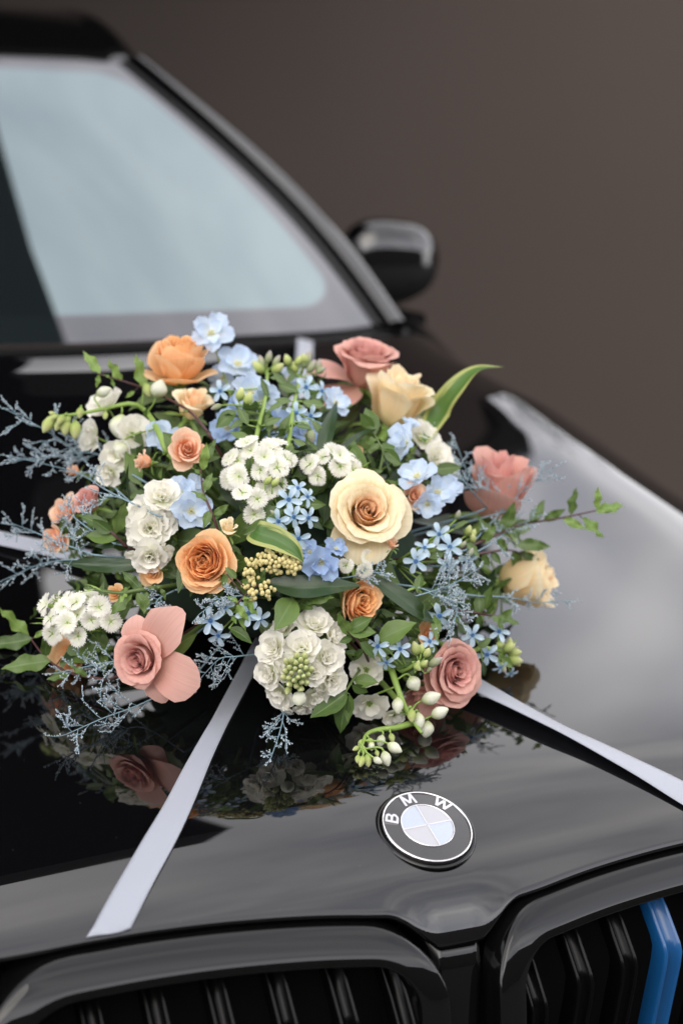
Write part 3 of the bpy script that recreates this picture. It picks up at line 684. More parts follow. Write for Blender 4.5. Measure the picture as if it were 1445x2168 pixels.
leafvars('thin', MT['stem_lt'], .05, wave=.01, fold=.3)
leafvars('var', MT['leaf_var'], .10, wave=.015, fold=.3, tip=.8)
def leaf(parent, M, B, T, key, facing=None, k=None, wscale=1., roll=0., name='leaf'):
    """one leaf from B to T (world), its face turned towards FACING"""
    B, T = np.asarray(B), np.asarray(T); y = T-B; L = np.linalg.norm(y); y = y/max(L, 1e-6)
    n = np.asarray(facing if facing is not None else -FW+UP*.6, float); n = n-y*(n@y)
    if np.linalg.norm(n) < .05: n = np.cross(y, RT)
    n = nrmz(n); x = np.cross(y, n)
    if roll: n, x = n*cos(roll)+x*sin(roll), x*cos(roll)-n*sin(roll)
    W = Matrix(((x[0]*L*wscale, y[0]*L, n[0]*L, B[0]), (x[1]*L*wscale, y[1]*L, n[1]*L, B[1]), (x[2]*L*wscale, y[2]*L, n[2]*L, B[2]), (0, 0, 0, 1)))
    vs_ = LV[key]; return link(name, vs_[(rng.integers(len(vs_)) if k is None else k)], parent, M.inverted() @ W)
def pxpath(pts, n=14):
    return spline([at(p[0], p[1], p[2] if len(p) > 2 else 0.) for p in pts], n)
def twig(label, path, leaves, key='pit', r=.0013, mat='stem_br', cat='leafy twig', name='leafy_twig', group='leafy twigs in the arrangement', rootcore=True):
    """path: (px, py, back) from the inside out; leaves: (bx, by, tx, ty[, key[, extra depth of the tip]])"""
    pts = pxpath(path, 18); M = Matrix.Translation(Vector(pts[0])); root = empty(name, M, label, cat, group)
    rr = np.linspace(r*1.3, r*.6, len(pts))
    G = [tube_geo(tolocal(M, pts), rr, 6)]
    if rootcore: G.append(tube_geo(tolocal(M, bez(pts[0], pts[0]-(pts[1]-pts[0]), CORE+(pts[0]-CORE)*.4, CORE, 8)), r*1.3, 5))
    ppx = np.array([project(p) for p in pts])
    for lf in leaves:
        k = lf[4] if len(lf) > 4 else key; ex = lf[5] if len(lf) > 5 else rng.uniform(-.012, .008)
        j = int(np.argmin(((ppx-np.array(lf[:2]))**2).sum(1))); dep = (pts[j]-CAM)@FW
        def pt(x, y, e): d = ray(x, y); return CAM+d*((dep+e)/(d@FW))
        B, T = pt(lf[0], lf[1], 0), pt(lf[2], lf[3], ex)
        leaf(root, M, B, T, k, facing=-FW+UP*rng.uniform(.1, .9)+RT*rng.uniform(-.7, .7))
        if np.linalg.norm(B-pts[j]) > .002: G.append(tube_geo(tolocal(M, [pts[j], B]), r*.5, 5))
    link('stem', mesh('stem', *join_geo(G), MT[mat]), root)
    return root
def project(P):
    d = np.asarray(P)-CAM; w_ = d@FW; return np.array([PW/2+FPX*(d@RT)/w_, PH/2-FPX*(d@UP)/w_])
def blob(name, L, R_, mat, n=8, k=7, tipk=1.):        # bud: base at origin, along +Y
    V = []; 
    for j in range(k+1):
        q = j/k; r = R_*(sin(pi*min(1, q*.94+.03))**.75)*(1.12-.35*q*tipk)
        for i in range(n): a = 2*pi*i/n; V.append((r*cos(a)*(1+.06*cos(a*3)), L*q, r*sin(a)))
    uv = [(i/n, j/k) for j in range(k+1) for i in range(n)]
    return mesh(name, V, gridf(n, k+1, True)+[tuple(range(n))[::-1], tuple(range(k*n, k*n+n))], mat, uv)
def orient(M, B, d, s=1., up=None):                      # +Y along d
    y = nrmz(d); n = np.asarray(up if up is not None else -FW, float); n = n-y*(n@y)
    n = nrmz(n) if np.linalg.norm(n) > .05 else nrmz(np.cross(y, RT)); x = np.cross(y, n)
    W = Matrix(((x[0]*s, y[0]*s, n[0]*s, B[0]), (x[1]*s, y[1]*s, n[1]*s, B[1]), (x[2]*s, y[2]*s, n[2]*s, B[2]), (0, 0, 0, 1)))
    return M.inverted() @ W
BUD = {k: blob('bud', 1., w_, MT[m_]) for k, w_, m_ in (('green', .34, 'bud_green'), ('white', .36, 'bud_white'), ('grey', .27, 'bud_grey'), ('round', .48, 'bud_white'), ('rosebud', .40, 'coral'), ('creambud', .44, 'cream_out'))}

# ---------------------------------------------------------------- star flowers (five oblong blue petals)
def starpetal(seed):
    r = np.random.default_rng(seed); nv, nu = 7, 5; P = np.empty((nv, nu, 3)); uv = np.empty((nv, nu, 2))
    for j, q in enumerate(np.linspace(0, 1, nv)):
        for i, k in enumerate(np.linspace(-1, 1, nu)):
            wd = .22*(.42+.58*sin(pi/2*min(1, q*1.7)))*(1 if q < .75 else sqrt_(1-((q-.75)/.25)**2*.93))
            P[j, i] = (k*wd, .10+.9*q, .10*sin(q*2.6)-.10*q*q+.07*k*k+r.normal(0, .006)); uv[j, i] = ((k+1)/2, q)
    return sheet('petal', P, MT['star'], uv)
def sqrt_(x): return math.sqrt(max(0, x))
STAR = [starpetal(i) for i in range(3)]
def _corona():
    G = [ringt(.13, .045, .07, 10, 5, 1.2)]; V, F = superell(.06, .06, .12, 1, 1, 6, 4); G.append(([(x, y, z+.1) for x, y, z in V], F))
    for k in range(5):
        a = 2*pi*k/5+pi/5; V, F = superell(.035, .035, .07, 1, 1, 5, 3); G.append(([(x+.14*cos(a), y+.14*sin(a), z+.13) for x, y, z in V], F))
    return mesh('flower', *join_geo(G), MT['corona'])
CORONA = _corona()
def star_flower(root, M, px, py, size, face, back=0.):
    P = at(px, py, back); R_ = size/2*mpp(P)*1.08; fz = cdir(face); a = rng.uniform(0, 6)
    fl = link('flower', CORONA, root, M.inverted() @ frame(P, fz) @ Matrix.Scale(R_, 4))
    for k in range(5):
        T = rot('Z', a+k*2*pi/5+rng.normal(0, .06)) @ rot('X', rng.normal(.0, .12))
        link('petal', STAR[rng.integers(3)], fl, T)
    return P, fz, R_
def star_stem(label, flowers, buds=(), leaves=(), path=None, back=0.):
    """flowers: (px, py, size, face[, back]); buds: (px, py, tx, ty, kind); leaves: (bx, by, tx, ty)"""
    Pm = np.mean([at(f[0], f[1], f[4] if len(f) > 4 else back) for f in flowers], 0)
    M = Matrix.Translation(Vector(Pm)); root = empty('star_flower_stem', M, label, 'blue flower', 'blue star flowers in the arrangement'); G = []
    if path:
        sp = pxpath(path, 14); hub = sp[-1]; G.append(tube_geo(tolocal(M, sp), np.linspace(.0028, .0016, 14), 6)); G.append(tube_geo(tolocal(M, bez(sp[0], sp[0]*2-sp[1], CORE+(sp[0]-CORE)*.4, CORE, 7)), .0028, 5))
    else:
        hub = Pm+(CORE-Pm)*.28; sp = np.array([hub]); G.append(tube_geo(tolocal(M, bez(hub, hub+(CORE-hub)*.3, CORE+(hub-CORE)*.3, CORE, 6)), .002, 5))
    def near(p): return sp[int(np.argmin(((sp-p)**2).sum(1)))]
    for f in flowers:
        P, fz, R_ = star_flower(root, M, f[0], f[1], f[2], f[3], f[4] if len(f) > 4 else back)
        h = near(P-fz*.02); G.append(tube_geo(tolocal(M, bez(P+fz*.0, P-fz*.012, h+(P-h)*.3, h, 6)), .0009, 5))
    for b in buds:
        B = at(b[0], b[1], back+(b[5] if len(b) > 5 else 0)); d = ray(b[2], b[3]); T = CAM+d*(((B-CAM)@FW+rng.uniform(-.006, .004))/(d@FW)); L = np.linalg.norm(T-B)
        link('bud', BUD[b[4]], root, orient(M, B, T-B, L)); h = near(B); G.append(tube_geo(tolocal(M, bez(B, B-(T-B)*.6, h+(B-h)*.4, h, 5)), .0009, 5))
    for lf in leaves:
        B = at(lf[0], lf[1], back); d = ray(lf[2], lf[3]); T = CAM+d*(((B-CAM)@FW+rng.uniform(-.01, .006))/(d@FW))
        leaf(root, M, B, T, lf[4] if len(lf) > 4 else 'felt', facing=-FW+UP*rng.uniform(.2, 1)+RT*rng.uniform(-.5, .5))
        h = near(B); G.append(tube_geo(tolocal(M, [B, h]), .0009, 5))
    link('stem', mesh('stem', *join_geo(G), MT['stem_lt']), root)
    return root

# ---------------------------------------------------------------- broad soft petals: stock and delphinium
def softpetal(seed, W=.5, cup=.25, crump=.08, nv=8, nu=8, mat='white', notch=.06, open_=1.):
    r = np.random.default_rng(seed); P = np.empty((nv, nu, 3)); uv = np.empty((nv, nu, 2)); a, b, c, d = r.uniform(0, 6, 4)
    for j, q in enumerate(np.linspace(0, 1, nv)):
        for i, k in enumerate(np.linspace(-1, 1, nu)):
            wd = W*(.22+.78*sin(pi/2*min(1, q*1.25))); top = 1-.30*abs(k)**2.2-notch*(math.exp(-(k/.22)**2))+.03*sin(k*9+a)
            y = q*top; z = cup*q*q*open_+.12*k*k*q+crump*(sin(4.3*k+a+2*q)*q+.6*sin(7*q+b+2*k)*q*q+.5*sin(8*k+c)*q**3)
            P[j, i] = (k*wd*(1-.08*q*q), y, z); uv[j, i] = ((k+1)/2, q)
    return sheet('petal', P, MT[mat], uv)
SOFT = {'white': [softpetal(i, .58, .14, .075) for i in range(6)], 'blue': [softpetal(20+i, .46, .12, .075, mat='blue', notch=.04) for i in range(5)], 'blue_deep': [softpetal(40+i, .46, .12, .075, mat='blue_deep', notch=.04) for i in range(4)]}
def _eye(mat):
    G = []; r = np.random.default_rng(5)
    for k in range(9):
        a = k*2.4; q = .05+.012*k; V, F = superell(.045, .045, .09, 1, 1, 5, 4); G.append(([(x+q*cos(a), y+q*sin(a), z+.12) for x, y, z in V], F))
    return mesh('floret', *join_geo(G), mat)
EYE = {'white': _eye(MT['stem_lt']), 'blue': _eye(MT['stamen']), 'blue_deep': _eye(MT['stamen'])}
def floret(root, M, P, fz, R_, mat, rings=((5, .55),), name='floret'):
    """rings: (petals, lift) from outside in; lift in radians off the flower's plane"""
    fl = link(name, EYE[mat], root, M.inverted() @ frame(P, fz, rng.normal(size=3)) @ Matrix.Scale(R_, 4)); a = rng.uniform(0, 6)
    sc = 1.
    for n, lift in rings:
        for k in range(n):
            T = rot('Z', a+k*2*pi/n+rng.normal(0, .1)) @ rot('X', lift+rng.normal(0, .12)) @ Matrix.Translation((0, .04, 0)) @ Matrix.Scale(sc*rng.uniform(.9, 1.08), 4)
            link('petal', SOFT[mat][rng.integers(len(SOFT[mat]))], fl, T)
        a += .5; sc *= .74
    return fl
DBL = ((6, .25), (5, .75), (4, 1.15))
def stock(label, florets, buds=(), axis=None, rings=DBL):
    """florets: (px, py, size, face[, back])"""
    P0 = at(florets[0][0], florets[0][1]); M = Matrix.Translation(Vector(P0)); root = empty('stock_stem', M, label, 'white flower', 'white stock flowers in the arrangement'); G = []
    ctr = np.mean([at(f[0], f[1], f[4] if len(f) > 4 else 0) for f in florets], 0); hub = ctr+(CORE-ctr)*.22
    for f in florets:
        P = at(f[0], f[1], f[4] if len(f) > 4 else 0.); R_ = f[2]/2*mpp(P); fz = cdir(f[3]); floret(root, M, P-fz*R_*.2, fz, R_, 'white', rings)
        G.append(tube_geo(tolocal(M, bez(P-fz*R_*.2, P-fz*R_*.8, hub+(P-hub)*.3, hub, 5)), .0011, 5))
    for b in buds:
        B = at(b[0], b[1], b[5] if len(b) > 5 else 0.); s_ = b[2]*mpp(B); link('bud', BUD[b[4]], root, orient(M, B-cdir(b[3])*s_*.5, cdir(b[3]), s_)); G.append(tube_geo(tolocal(M, [B-cdir(b[3])*s_*.4, hub+(B-hub)*.4]), .0009, 5))
    collar(root, M, hub+(ctr-hub)*.4, nrmz(ctr-CORE), .05, 6)
    G.append(tube_geo(tolocal(M, bez(hub+(ctr-hub)*.5, hub, CORE+(hub-CORE)*.4, CORE, 6)), .003, 6))
    link('stem', mesh('stem', *join_geo(G), MT['stem_lt']), root); return root
def delph(label, blooms, mat='blue', buds=(), path=None, leaves=(), cat='blue flower', group='pale blue delphinium flowers in the arrangement', stemmat='stem_lt'):
    P0 = at(blooms[0][0], blooms[0][1], blooms[0][4] if len(blooms[0]) > 4 else 0.) if blooms else at(*path[-1][:2]); M = Matrix.Translation(Vector(P0)); root = empty('delphinium_stem', M, label, cat, group); G = []
    if path: sp = pxpath(path, 16); G.append(tube_geo(tolocal(M, sp), np.linspace(.0036, .0014, 16), 7)); hub = sp[0]
    else: hub = P0+(CORE-P0)*.3; sp = np.array([hub])
    G.append(tube_geo(tolocal(M, bez(hub, hub+(CORE-hub)*.3, CORE+(hub-CORE)*.3, CORE, 6)), .003, 6))
    for f in blooms:
        P = at(f[0], f[1], f[4] if len(f) > 4 else 0.); R_ = f[2]/2*mpp(P); fz = cdir(f[3]); lift = f[5] if len(f) > 5 else .25
        floret(root, M, P-fz*R_*.2, fz, R_*1.02, mat, ((5, lift), (3, lift+.35)) , 'bloom')
        h = sp[int(np.argmin(((sp-P)**2).sum(1)))]; G.append(tube_geo(tolocal(M, bez(P-fz*R_*.2, P-fz*R_*.9, h+(P-h)*.3, h, 7)), .0011, 5))
    for b in buds:
        B = at(b[0], b[1], b[5] if len(b) > 5 else 0.); d = ray(b[2], b[3]); T = CAM+d*(((B-CAM)@FW-.004)/(d@FW)); L = np.linalg.norm(T-B)
        link('bud', BUD[b[4]], root, orient(M, B, T-B, L)); h = sp[int(np.argmin(((sp-B)**2).sum(1)))]; G.append(tube_geo(tolocal(M, bez(B, B-(T-B)*.5, h+(B-h)*.4, h, 6)), .0010, 5))
    for lf in leaves:
        B = at(lf[0], lf[1]); d = ray(lf[2], lf[3]); T = CAM+d*(((B-CAM)@FW)/(d@FW)); leaf(root, M, B, T, lf[4])
    link('stem', mesh('stem', *join_geo(G), MT[stemmat]), root); return root

# ---------------------------------------------------------------- fringed white pinks in flat heads
def fringed(seed):
    r = np.random.default_rng(seed); nu, nv = 15, 5; P = np.empty((nv, nu, 3)); uv = np.empty((nv, nu, 2))
    for j, q in enumerate(np.linspace(0, 1, nv)):
        for i, k in enumerate(np.linspace(-1, 1, nu)):
            fr = (.84+.16*((i+1) % 2)+r.uniform(-.03, .03))-.12*k*k if j == nv-1 else 1.
            rad_ = .1+.9*q*fr; a = k*.76*(.62+.38*min(1, q*1.5)); P[j, i] = (rad_*sin(a), rad_*cos(a), .14*sin(q*2.2)-.05*q+.035*sin(i*1.7+seed)*q); uv[j, i] = ((k+1)/2, q)
    return sheet('petal', P, MT['white'], uv)
FRI = [fringed(i) for i in range(4)]
def _calyx():
    V, F = tube_geo([(0, 0, -.9), (0, 0, -.4), (0, 0, 0), (0, 0, .03)], [.14, .2, .15, .05], 7); return mesh('floret', V, F, MT['stem_lt'])
CALYX = _calyx()
def pinks(label, px, py, rx, ry, n, face, fsize, back=0., depth=.018, bracts=14, tilt=.7):
    P0 = at(px, py, back); m_ = mpp(P0); fz = cdir(face); M = frame(P0, fz); root = empty('pink_head', M, label, 'white flower', 'heads of fringed white flowers in the arrangement'); G = []
    MI = M.inverted(); hub = np.array([0, 0, -.035])
    for i in range(n):
        r_ = sqrt_((i+.5)/n); a = i*2.39996+rng.normal(0, .2); x, y = r_*cos(a)*rx*m_, r_*sin(a)*ry*m_; z = depth*(1-r_*r_)+rng.normal(0, .003)
        nn = nrmz([x/(rx*m_)*tilt+rng.normal(0, .2), y/(ry*m_)*tilt+rng.normal(0, .2), 1]); R_ = fsize/2*m_*rng.uniform(.88, 1.1)
        fl = link('floret', CALYX, root, frame(np.array([x, y, z]), nn, rng.normal(size=3)) @ Matrix.Scale(R_, 4))
        for k in range(5): link('petal', FRI[rng.integers(4)], fl, rot('Z', k*2*pi/5+rng.normal(0, .05)) @ rot('X', rng.normal(.1, .15)))
        G.append(tube_geo(bez(np.array([x, y, z])-nn*R_*.8, np.array([x, y, z])-nn*R_*1.5, hub+np.array([x, y, 0])*.3, hub, 5), .0009, 5))
    G.append(tube_geo(np.vstack([hub[None], tolocal(M, bez(P0-fz*.04, P0-fz*.08, CORE+(P0-CORE)*.3, CORE, 6))]), .0022, 6))
    link('stem', mesh('stem', *join_geo(G), MT['stem_lt']), root)
    collar(root, M, P0-fz*.03, fz, .05, 6)
    for i in range(bracts):
        a = rng.uniform(0, 6.28); r_ = rng.uniform(.3, 1.05); B = np.array(M @ Vector((r_*cos(a)*rx*m_*.9, r_*sin(a)*ry*m_*.9, -.012)))
        T = np.array(M @ Vector((r_*cos(a)*rx*m_*1.08, r_*sin(a)*ry*m_*1.08, .012+.006*rng.random())))
        leaf(root, M, B, T, 'thin', name='bract')
    return root

# ---------------------------------------------------------------- dyed sea-lavender sprays
def spray(label, path, n=9, blen=.035, rs=0, dens=1., tipw=1., cat='dried sprig'):
    r = np.random.default_rng(100+rs); sp = pxpath(path, 20); M = Matrix.Translation(Vector(sp[0])); root = empty('sea_lavender_sprig', M, label, cat, 'dyed blue sea lavender sprigs in the arrangement')
    G = [tube_geo(tolocal(M, sp), np.linspace(.0009, .0004, 20), 5), tube_geo(tolocal(M, bez(sp[0], sp[0]*2-sp[1], CORE+(sp[0]-CORE)*.5, CORE+(sp[0]-CORE)*.2, 6)), .0011, 4)]
    FV, FF, FU = [], [], []
    def fl(p, d):
        d = nrmz(d); a = nrmz(np.cross(d, r.normal(size=3))); b = np.cross(d, a); L = r.uniform(.0013, .0025); w_ = L*r.uniform(.18, .27); o = len(FV)
        FV.append(p); FU.append((0, 0))
        for k in range(4): an = pi/2*k; FV.append(p+d*L*.55+(a*cos(an)+b*sin(an))*w_); FU.append((k/4, .5))
        for k in range(4): an = pi/2*k+.4; FV.append(p+d*L+(a*cos(an)+b*sin(an))*w_*1.25); FU.append((k/4, 1.))
        for k in range(4):
            q = (k+1) % 4; FF.append((o, o+1+k, o+1+q)); FF.append((o+1+k, o+5+k, o+5+q, o+1+q))
    def branch(p, d, L, lev):
        up = r.normal(size=3)*.5+np.array([0, 0, .4]); pts = [p]
        nseg = 6
        for k in range(nseg): d = nrmz(d+up*.10+r.normal(size=3)*.10); pts.append(pts[-1]+d*L/nseg)
        pts = np.array(pts); G.append(tube_geo(tolocal(M, pts), np.linspace(.00045, .00022, len(pts)), 4))
        if lev > 0:
            for k in range(2, nseg+1):
                if r.random() < .8: branch(pts[k-1], nrmz(d+np.cross(d, r.normal(size=3))*.9), L*r.uniform(.32, .5), lev-1)
        m = max(3, int(L/.0016*dens)); side = nrmz(np.cross(d, r.normal(size=3)))
        for k in range(m):
            q = .25+.75*k/m; i = min(nseg-1, int(q*nseg)); t = q*nseg-i; pp = pts[i]*(1-t)+pts[i+1]*t
            fl(pp, nrmz(d*.6+side*r.uniform(.2, 1)+r.normal(size=3)*.35))
    for k in range(n):
        q = .22+.78*(k+.5)/n; i = min(18, int(q*19)); t = nrmz(sp[i+1]-sp[i]); s_ = np.cross(t, FW)*(1 if k % 2 else -1)
        branch(sp[i], nrmz(t*.9+nrmz(s_)*r.uniform(.5, 1)+r.normal(size=3)*.3), blen*.86*(1.15-.6*q)*r.uniform(.75, 1.2), 1)
    branch(sp[-1], nrmz(sp[-1]-sp[-3]), blen*.5, 0)
    link('stem', mesh('stem', *join_geo(G), MT['stem_blue']), root)
    f_ = link('florets', mesh('florets', tolocal(M, np.array(FV)), FF, MT['sprig'], FU, smooth=False), root); f_['kind'] = 'stuff'
    return root
# ================================================================ the arrangement, flower by flower
OI, OO, CI, CO, PI_, PO = (MT[k] for k in ('orange_in', 'orange_out', 'cream_in', 'cream_out', 'pink_in', 'pink_out'))
# hidden base
V, F = superell(.15, .13, .07, .8, .8, 20, 10)
fo = link('floral_foam', mesh('floral_foam', V, F, MT['foam']), None, Matrix.Translation((EC[0], EC[1]+.01, float(H(*EC))+.072))); tag(fo, 'dark green block of floral foam under the flowers, almost hidden', 'floral foam')

# --- roses
rose(380, 762, 152, (.05, .86, .46), 'garden', OI, OO, 'big apricot garden rose at the top left of the arrangement, seen from its side', back=.01, inner=1.55, squash=1.1, centre=.55,
     guards=[(-95, 1.05, .72, [-5, 20, 40, 10], .04), (-30, 1.0, .66, [-10, 20, 35, 0], .05), (-150, 1.05, .66, [-10, 15, 35, 5], .05)])
rose(772, 772, 150, (.12, .84, .46), 'open', PI_, PO, 'dusty pink rose with reflexed petals at the very top of the arrangement', back=.04, split=.69, squash=1.45, centre=.62,
     guards=[(178, 1.55, .66, [15, 25, 5, -35], .03), (212, 1.6, .7, [-10, 0, -10, -25], .03), (-28, 1.4, .6, [-10, 5, 0, -25], .03), (-95, 1.1, .62, [20, 62, 74, 30], .02)])
rose(838, 858, 200, (.22, .88, .40), 'cup', CI, CO, 'upright cream rose below the top pink rose', back=.0, split=.35, n=18, squash=1.05,
     guards=[(-10, 1.0, .45, [30, 62, 60, -20], .03), (-100, 1.25, .62, [30, 80, 84, 62], .02), (-160, 1.3, .56, [35, 82, 82, 50], .02)])
rose(777, 1082, 168, (.18, .24, .95), 'open', CI, CO, 'large open cream rose with a peach heart in the middle of the arrangement', back=-.012, split=.68,
     guards=[(-100, 1.25, .9, [0, 25, 20, -50], .03), (0, 1.2, .85, [0, 30, 30, -40], .03), (100, 1.12, .9, [0, 40, 40, -20], .03), (190, 1.15, .9, [0, 50, 60, 30], .02)], centre=.55)
rose(1050, 1034, 222, (.12, .90, .36), 'cup', PI_, PO, 'tall dusty pink rose at the right behind the pale sprigs', back=.02, split=.69, squash=1.12, n=13, centre=.55,
     guards=[(-60, 1.2, .62, [20, 70, 84, 70], .02), (-120, 1.1, .6, [5, 40, 70, 30], .03), (0, 1.1, .6, [10, 60, 80, 40], .03)])
rose(1108, 1230, 200, (.90, .20, .25), 'cup', CI, CO, 'creamy yellow rose turned away at the far right of the arrangement', back=.015, split=.3, n=18,
     guards=[(-90, 1.2, .7, [20, 66, 80, 60], .02), (180, 1.2, .75, [20, 66, 78, 50], .02), (130, 1.2, .7, [15, 60, 80, 60], .02)], centre=.5)
rose(430, 1190, 138, (-.22, .10, .96), 'garden', OI, OO, 'apricot garden rose with a quartered heart in front at the left of centre', back=-.008, split=.86,
     guards=[(60, 1.1, .8, [0, 40, 40, 10], .04), (-30, 1.1, .85, [0, 35, 40, 10], .04), (-100, 1.05, .8, [0, 40, 50, 20], .04), (160, 1.0, .8, [0, 50, 60, 40], .03)], centre=.55)
rose(298, 1397, 128, (-.42, -.06, .88), 'open', PI_, PO, 'dusty pink rose with three wide outer petals at the lower left front', back=-.01, split=.69,
     guards=[(48, 2.3, .80, [40, 22, 2, -40], .05), (100, 1.45, .66, [35, 30, 10, -50], .05), (-22, 2.2, .86, [30, 18, 0, -38], .05), (-60, 1.5, .62, [20, 20, 0, -40], .05), (200, 1.05, .8, [10, 50, 60, 30], .02)], centre=.5)
rose(958, 1420, 138, (.52, .02, .80), 'open', PI_, PO, 'dusty pink rose turned right at the lower right edge of the arrangement', back=.0, split=.75,
     guards=[(170, 1.2, .8, [0, 40, 60, 40], .02), (215, 1.2, .8, [-10, 25, 45, 20], .02), (-80, 1.2, .7, [0, 30, 50, 0], .02), (80, 1.1, .8, [0, 50, 70, 50], .02), (250, 1.5, .6, [-25, 0, 0, -20], .02)], centre=.45)
rose(768, 1275, 112, (.58, -.04, .80), 'garden', OI, OO, 'orange garden rose half hidden above the front white stock', back=.012, n=44, split=.8,
     guards=[(180, 1.35, .75, [-10, 30, 70, 70], .03), (120, 1.2, .75, [-5, 40, 70, 60], .03), (230, 1.2, .75, [-5, 40, 70, 60], .03)], centre=.6)
rose(408, 860, 120, (.35, .72, .5), 'bud', CI, CO, 'pale cream rose tucked under the big apricot rose', back=.035, n=14)
rose(190, 1062, 92, (-.3, .55, .6), 'bud', PI_, PO, 'small pink rose deep at the left behind the dark leaves', back=.015, n=14)
rose(150, 1388, 125, (-.35, .25, .7), 'spray', OO, OO, 'peach rose half hidden at the left below the white fringed flowers', back=.03, n=16)
rose(892, 1478, 112, (.0, -.5, .6), 'spray', PO, PO, 'pink rose petals in shade low behind the white bell buds', back=.035, n=14)
for px, py, s_, f_, lab, bk, kd, nn in (
    (397, 950, 98, (.15, .2, .95), 'pale coral double flower beside the white bell flowers at the upper left', -.012, 'spray', 20),
    (306, 978, 62, (-.9, .15, .35), 'half open coral bud pointing left under the white bell buds', -.004, 'bud', 12),
    (157, 996, 46, (-.85, .4, .2), 'small coral bud at the far upper left among blue sprigs', .01, 'bud', 9),
    (133, 1085, 84, (-.55, .35, .7), 'coral double flower at the left edge, upper of the pair', .0, 'spray', 18),
    (116, 1140, 78, (-.6, -.1, .75), 'coral double flower at the left edge, lower of the pair', -.004, 'spray', 18),
    (878, 1047, 66, (.3, .2, .85), 'small coral double flower between the big cream rose and blue petals', .006, 'spray', 18),
    (830, 1152, 40, (.15, .8, .45), 'tiny coral bud right below the big cream rose', -.004, 'bud', 9),
    (322, 1212, 66, (-.1, -.1, .9), 'small orange flower under the left white stock', .012, 'spray', 16),
    (243, 1256, 44, (-.2, .2, .8), 'tiny orange flower low beside the left white ribbon', .016, 'spray', 12),
    (745, 968, 62, (-.1, .4, .8), 'orange petals deep behind the big cream rose', .03, 'spray', 14),
    (905, 1340, 60, (.2, .3, .8), 'small orange flower above the lower right pink rose', .015, 'spray', 14)):
    c = MT['coral'] if 'coral' in lab else OO
    rose(px, py, s_, f_, kd, c, c, lab, back=bk, n=nn, cat='small flower', name='spray_flower', group='small coral and orange flowers', ruf=.06)
rose(484, 1118, 62, (.1, .75, .6), 'bud', CO, CO, 'closed yellowish rosebud above the quartered apricot rose', back=-.004, n=10, cat='rosebud', name='rosebud', group=None)

# --- white stock
stock('white double stock spike standing at the left of the quartered apricot rose',
      [(345, 1050, 96, (.25, .6, .75)), (300, 1090, 88, (-.5, .3, .8)), (318, 1118, 92, (.05, .1, 1)), (346, 1105, 70, (.6, .2, .7), .006), (292, 1130, 70, (-.7, 0, .6), .006), (318, 1178, 84, (.1, -.35, .9)), (345, 1170, 56, (.6, -.3, .6), .008), (285, 1185, 54, (-.6, -.4, .6), .01)])
stock('big white stock with green buds at its tip, low in front centre',
      [(665, 1322, 92, (.2, .75, .65), .008), (600, 1330, 70, (-.5, .6, .6), .012), (705, 1350, 72, (.75, .4, .5), .008), (580, 1372, 86, (-.6, .35, .75)), (640, 1372, 84, (-.05, .5, .9), -.008), (690, 1392, 82, (.55, .15, .85), -.004), (570, 1425, 84, (-.7, -.1, .75)), (700, 1440, 80, (.6, -.25, .8)), (712, 1400, 50, (.85, -.1, .4), .004), (592, 1470, 72, (-.45, -.55, .75)), (640, 1500, 46, (.0, -.8, .6), .004), (668, 1472, 66, (.35, -.6, .75)), (606, 1500, 40, (-.3, -.85, .4), .004), (612, 1415, 70, (-.35, .1, .95), -.012), (662, 1425, 62, (.3, .05, .95), -.012)],
      buds=[(630+27*sqrt_((i+.5)/26)*cos(i*2.4)*1.15, 1422-36*sqrt_((i+.5)/26)*sin(i*2.4)*1.1, 25-9*(1-(i+.5)/26), (.5*cos(i*2.4)*sqrt_((i+.5)/26), .3+.5*sin(i*2.4)*sqrt_((i+.5)/26), 1), 'green', -.022-.012*(1-(i+.5)/26)) for i in range(26)]+[(633, 1480, 36, (0, -.6, .8), 'round', -.014), (610, 1462, 24, (-.3, -.6, .8), 'green', -.016)])
stock('loose white stock petals at the upper left behind the arching green stem',
      [(222, 856, 92, (-.4, .6, .6)), (196, 925, 86, (-.75, .1, .6)), (282, 918, 90, (.3, .4, .8), .01), (250, 965, 84, (-.2, -.2, .9), .012), (232, 1000, 66, (-.4, -.4, .8), .014)], rings=((5, .35), (4, .9)))
stock('white ruffled flowers at the upper right behind the blue delphinium petals',
      [(895, 925, 84, (.4, .5, .7), .014), (925, 968, 74, (.5, .3, .8), .018), (880, 900, 56, (.1, .7, .6), .018), (950, 992, 54, (.6, .1, .7), .02)])

# --- fringed white pinks
pinks('head of fringed white flowers in the middle, upper left of the big cream rose', 548, 985, 74, 58, 13, (-.05, .45, .9), 58, back=-.004)
pinks('head of fringed white flowers directly above the big cream rose', 700, 990, 62, 36, 8, (.1, .55, .8), 54, back=.004)
pinks('head of fringed white flowers at the lower left above the pink rose', 165, 1308, 92, 52, 15, (-.35, .35, .85), 54, back=.0, bracts=24)
pinks('few fringed white flowers in shade above the blue star flowers', 536, 1066, 42, 34, 4, (-.1, .2, .95), 54, back=.004)
pinks('small shaded white flowers hanging below the big cream rose', 752, 1195, 40, 22, 4, (.1, -.2, .9), 40, back=.014)

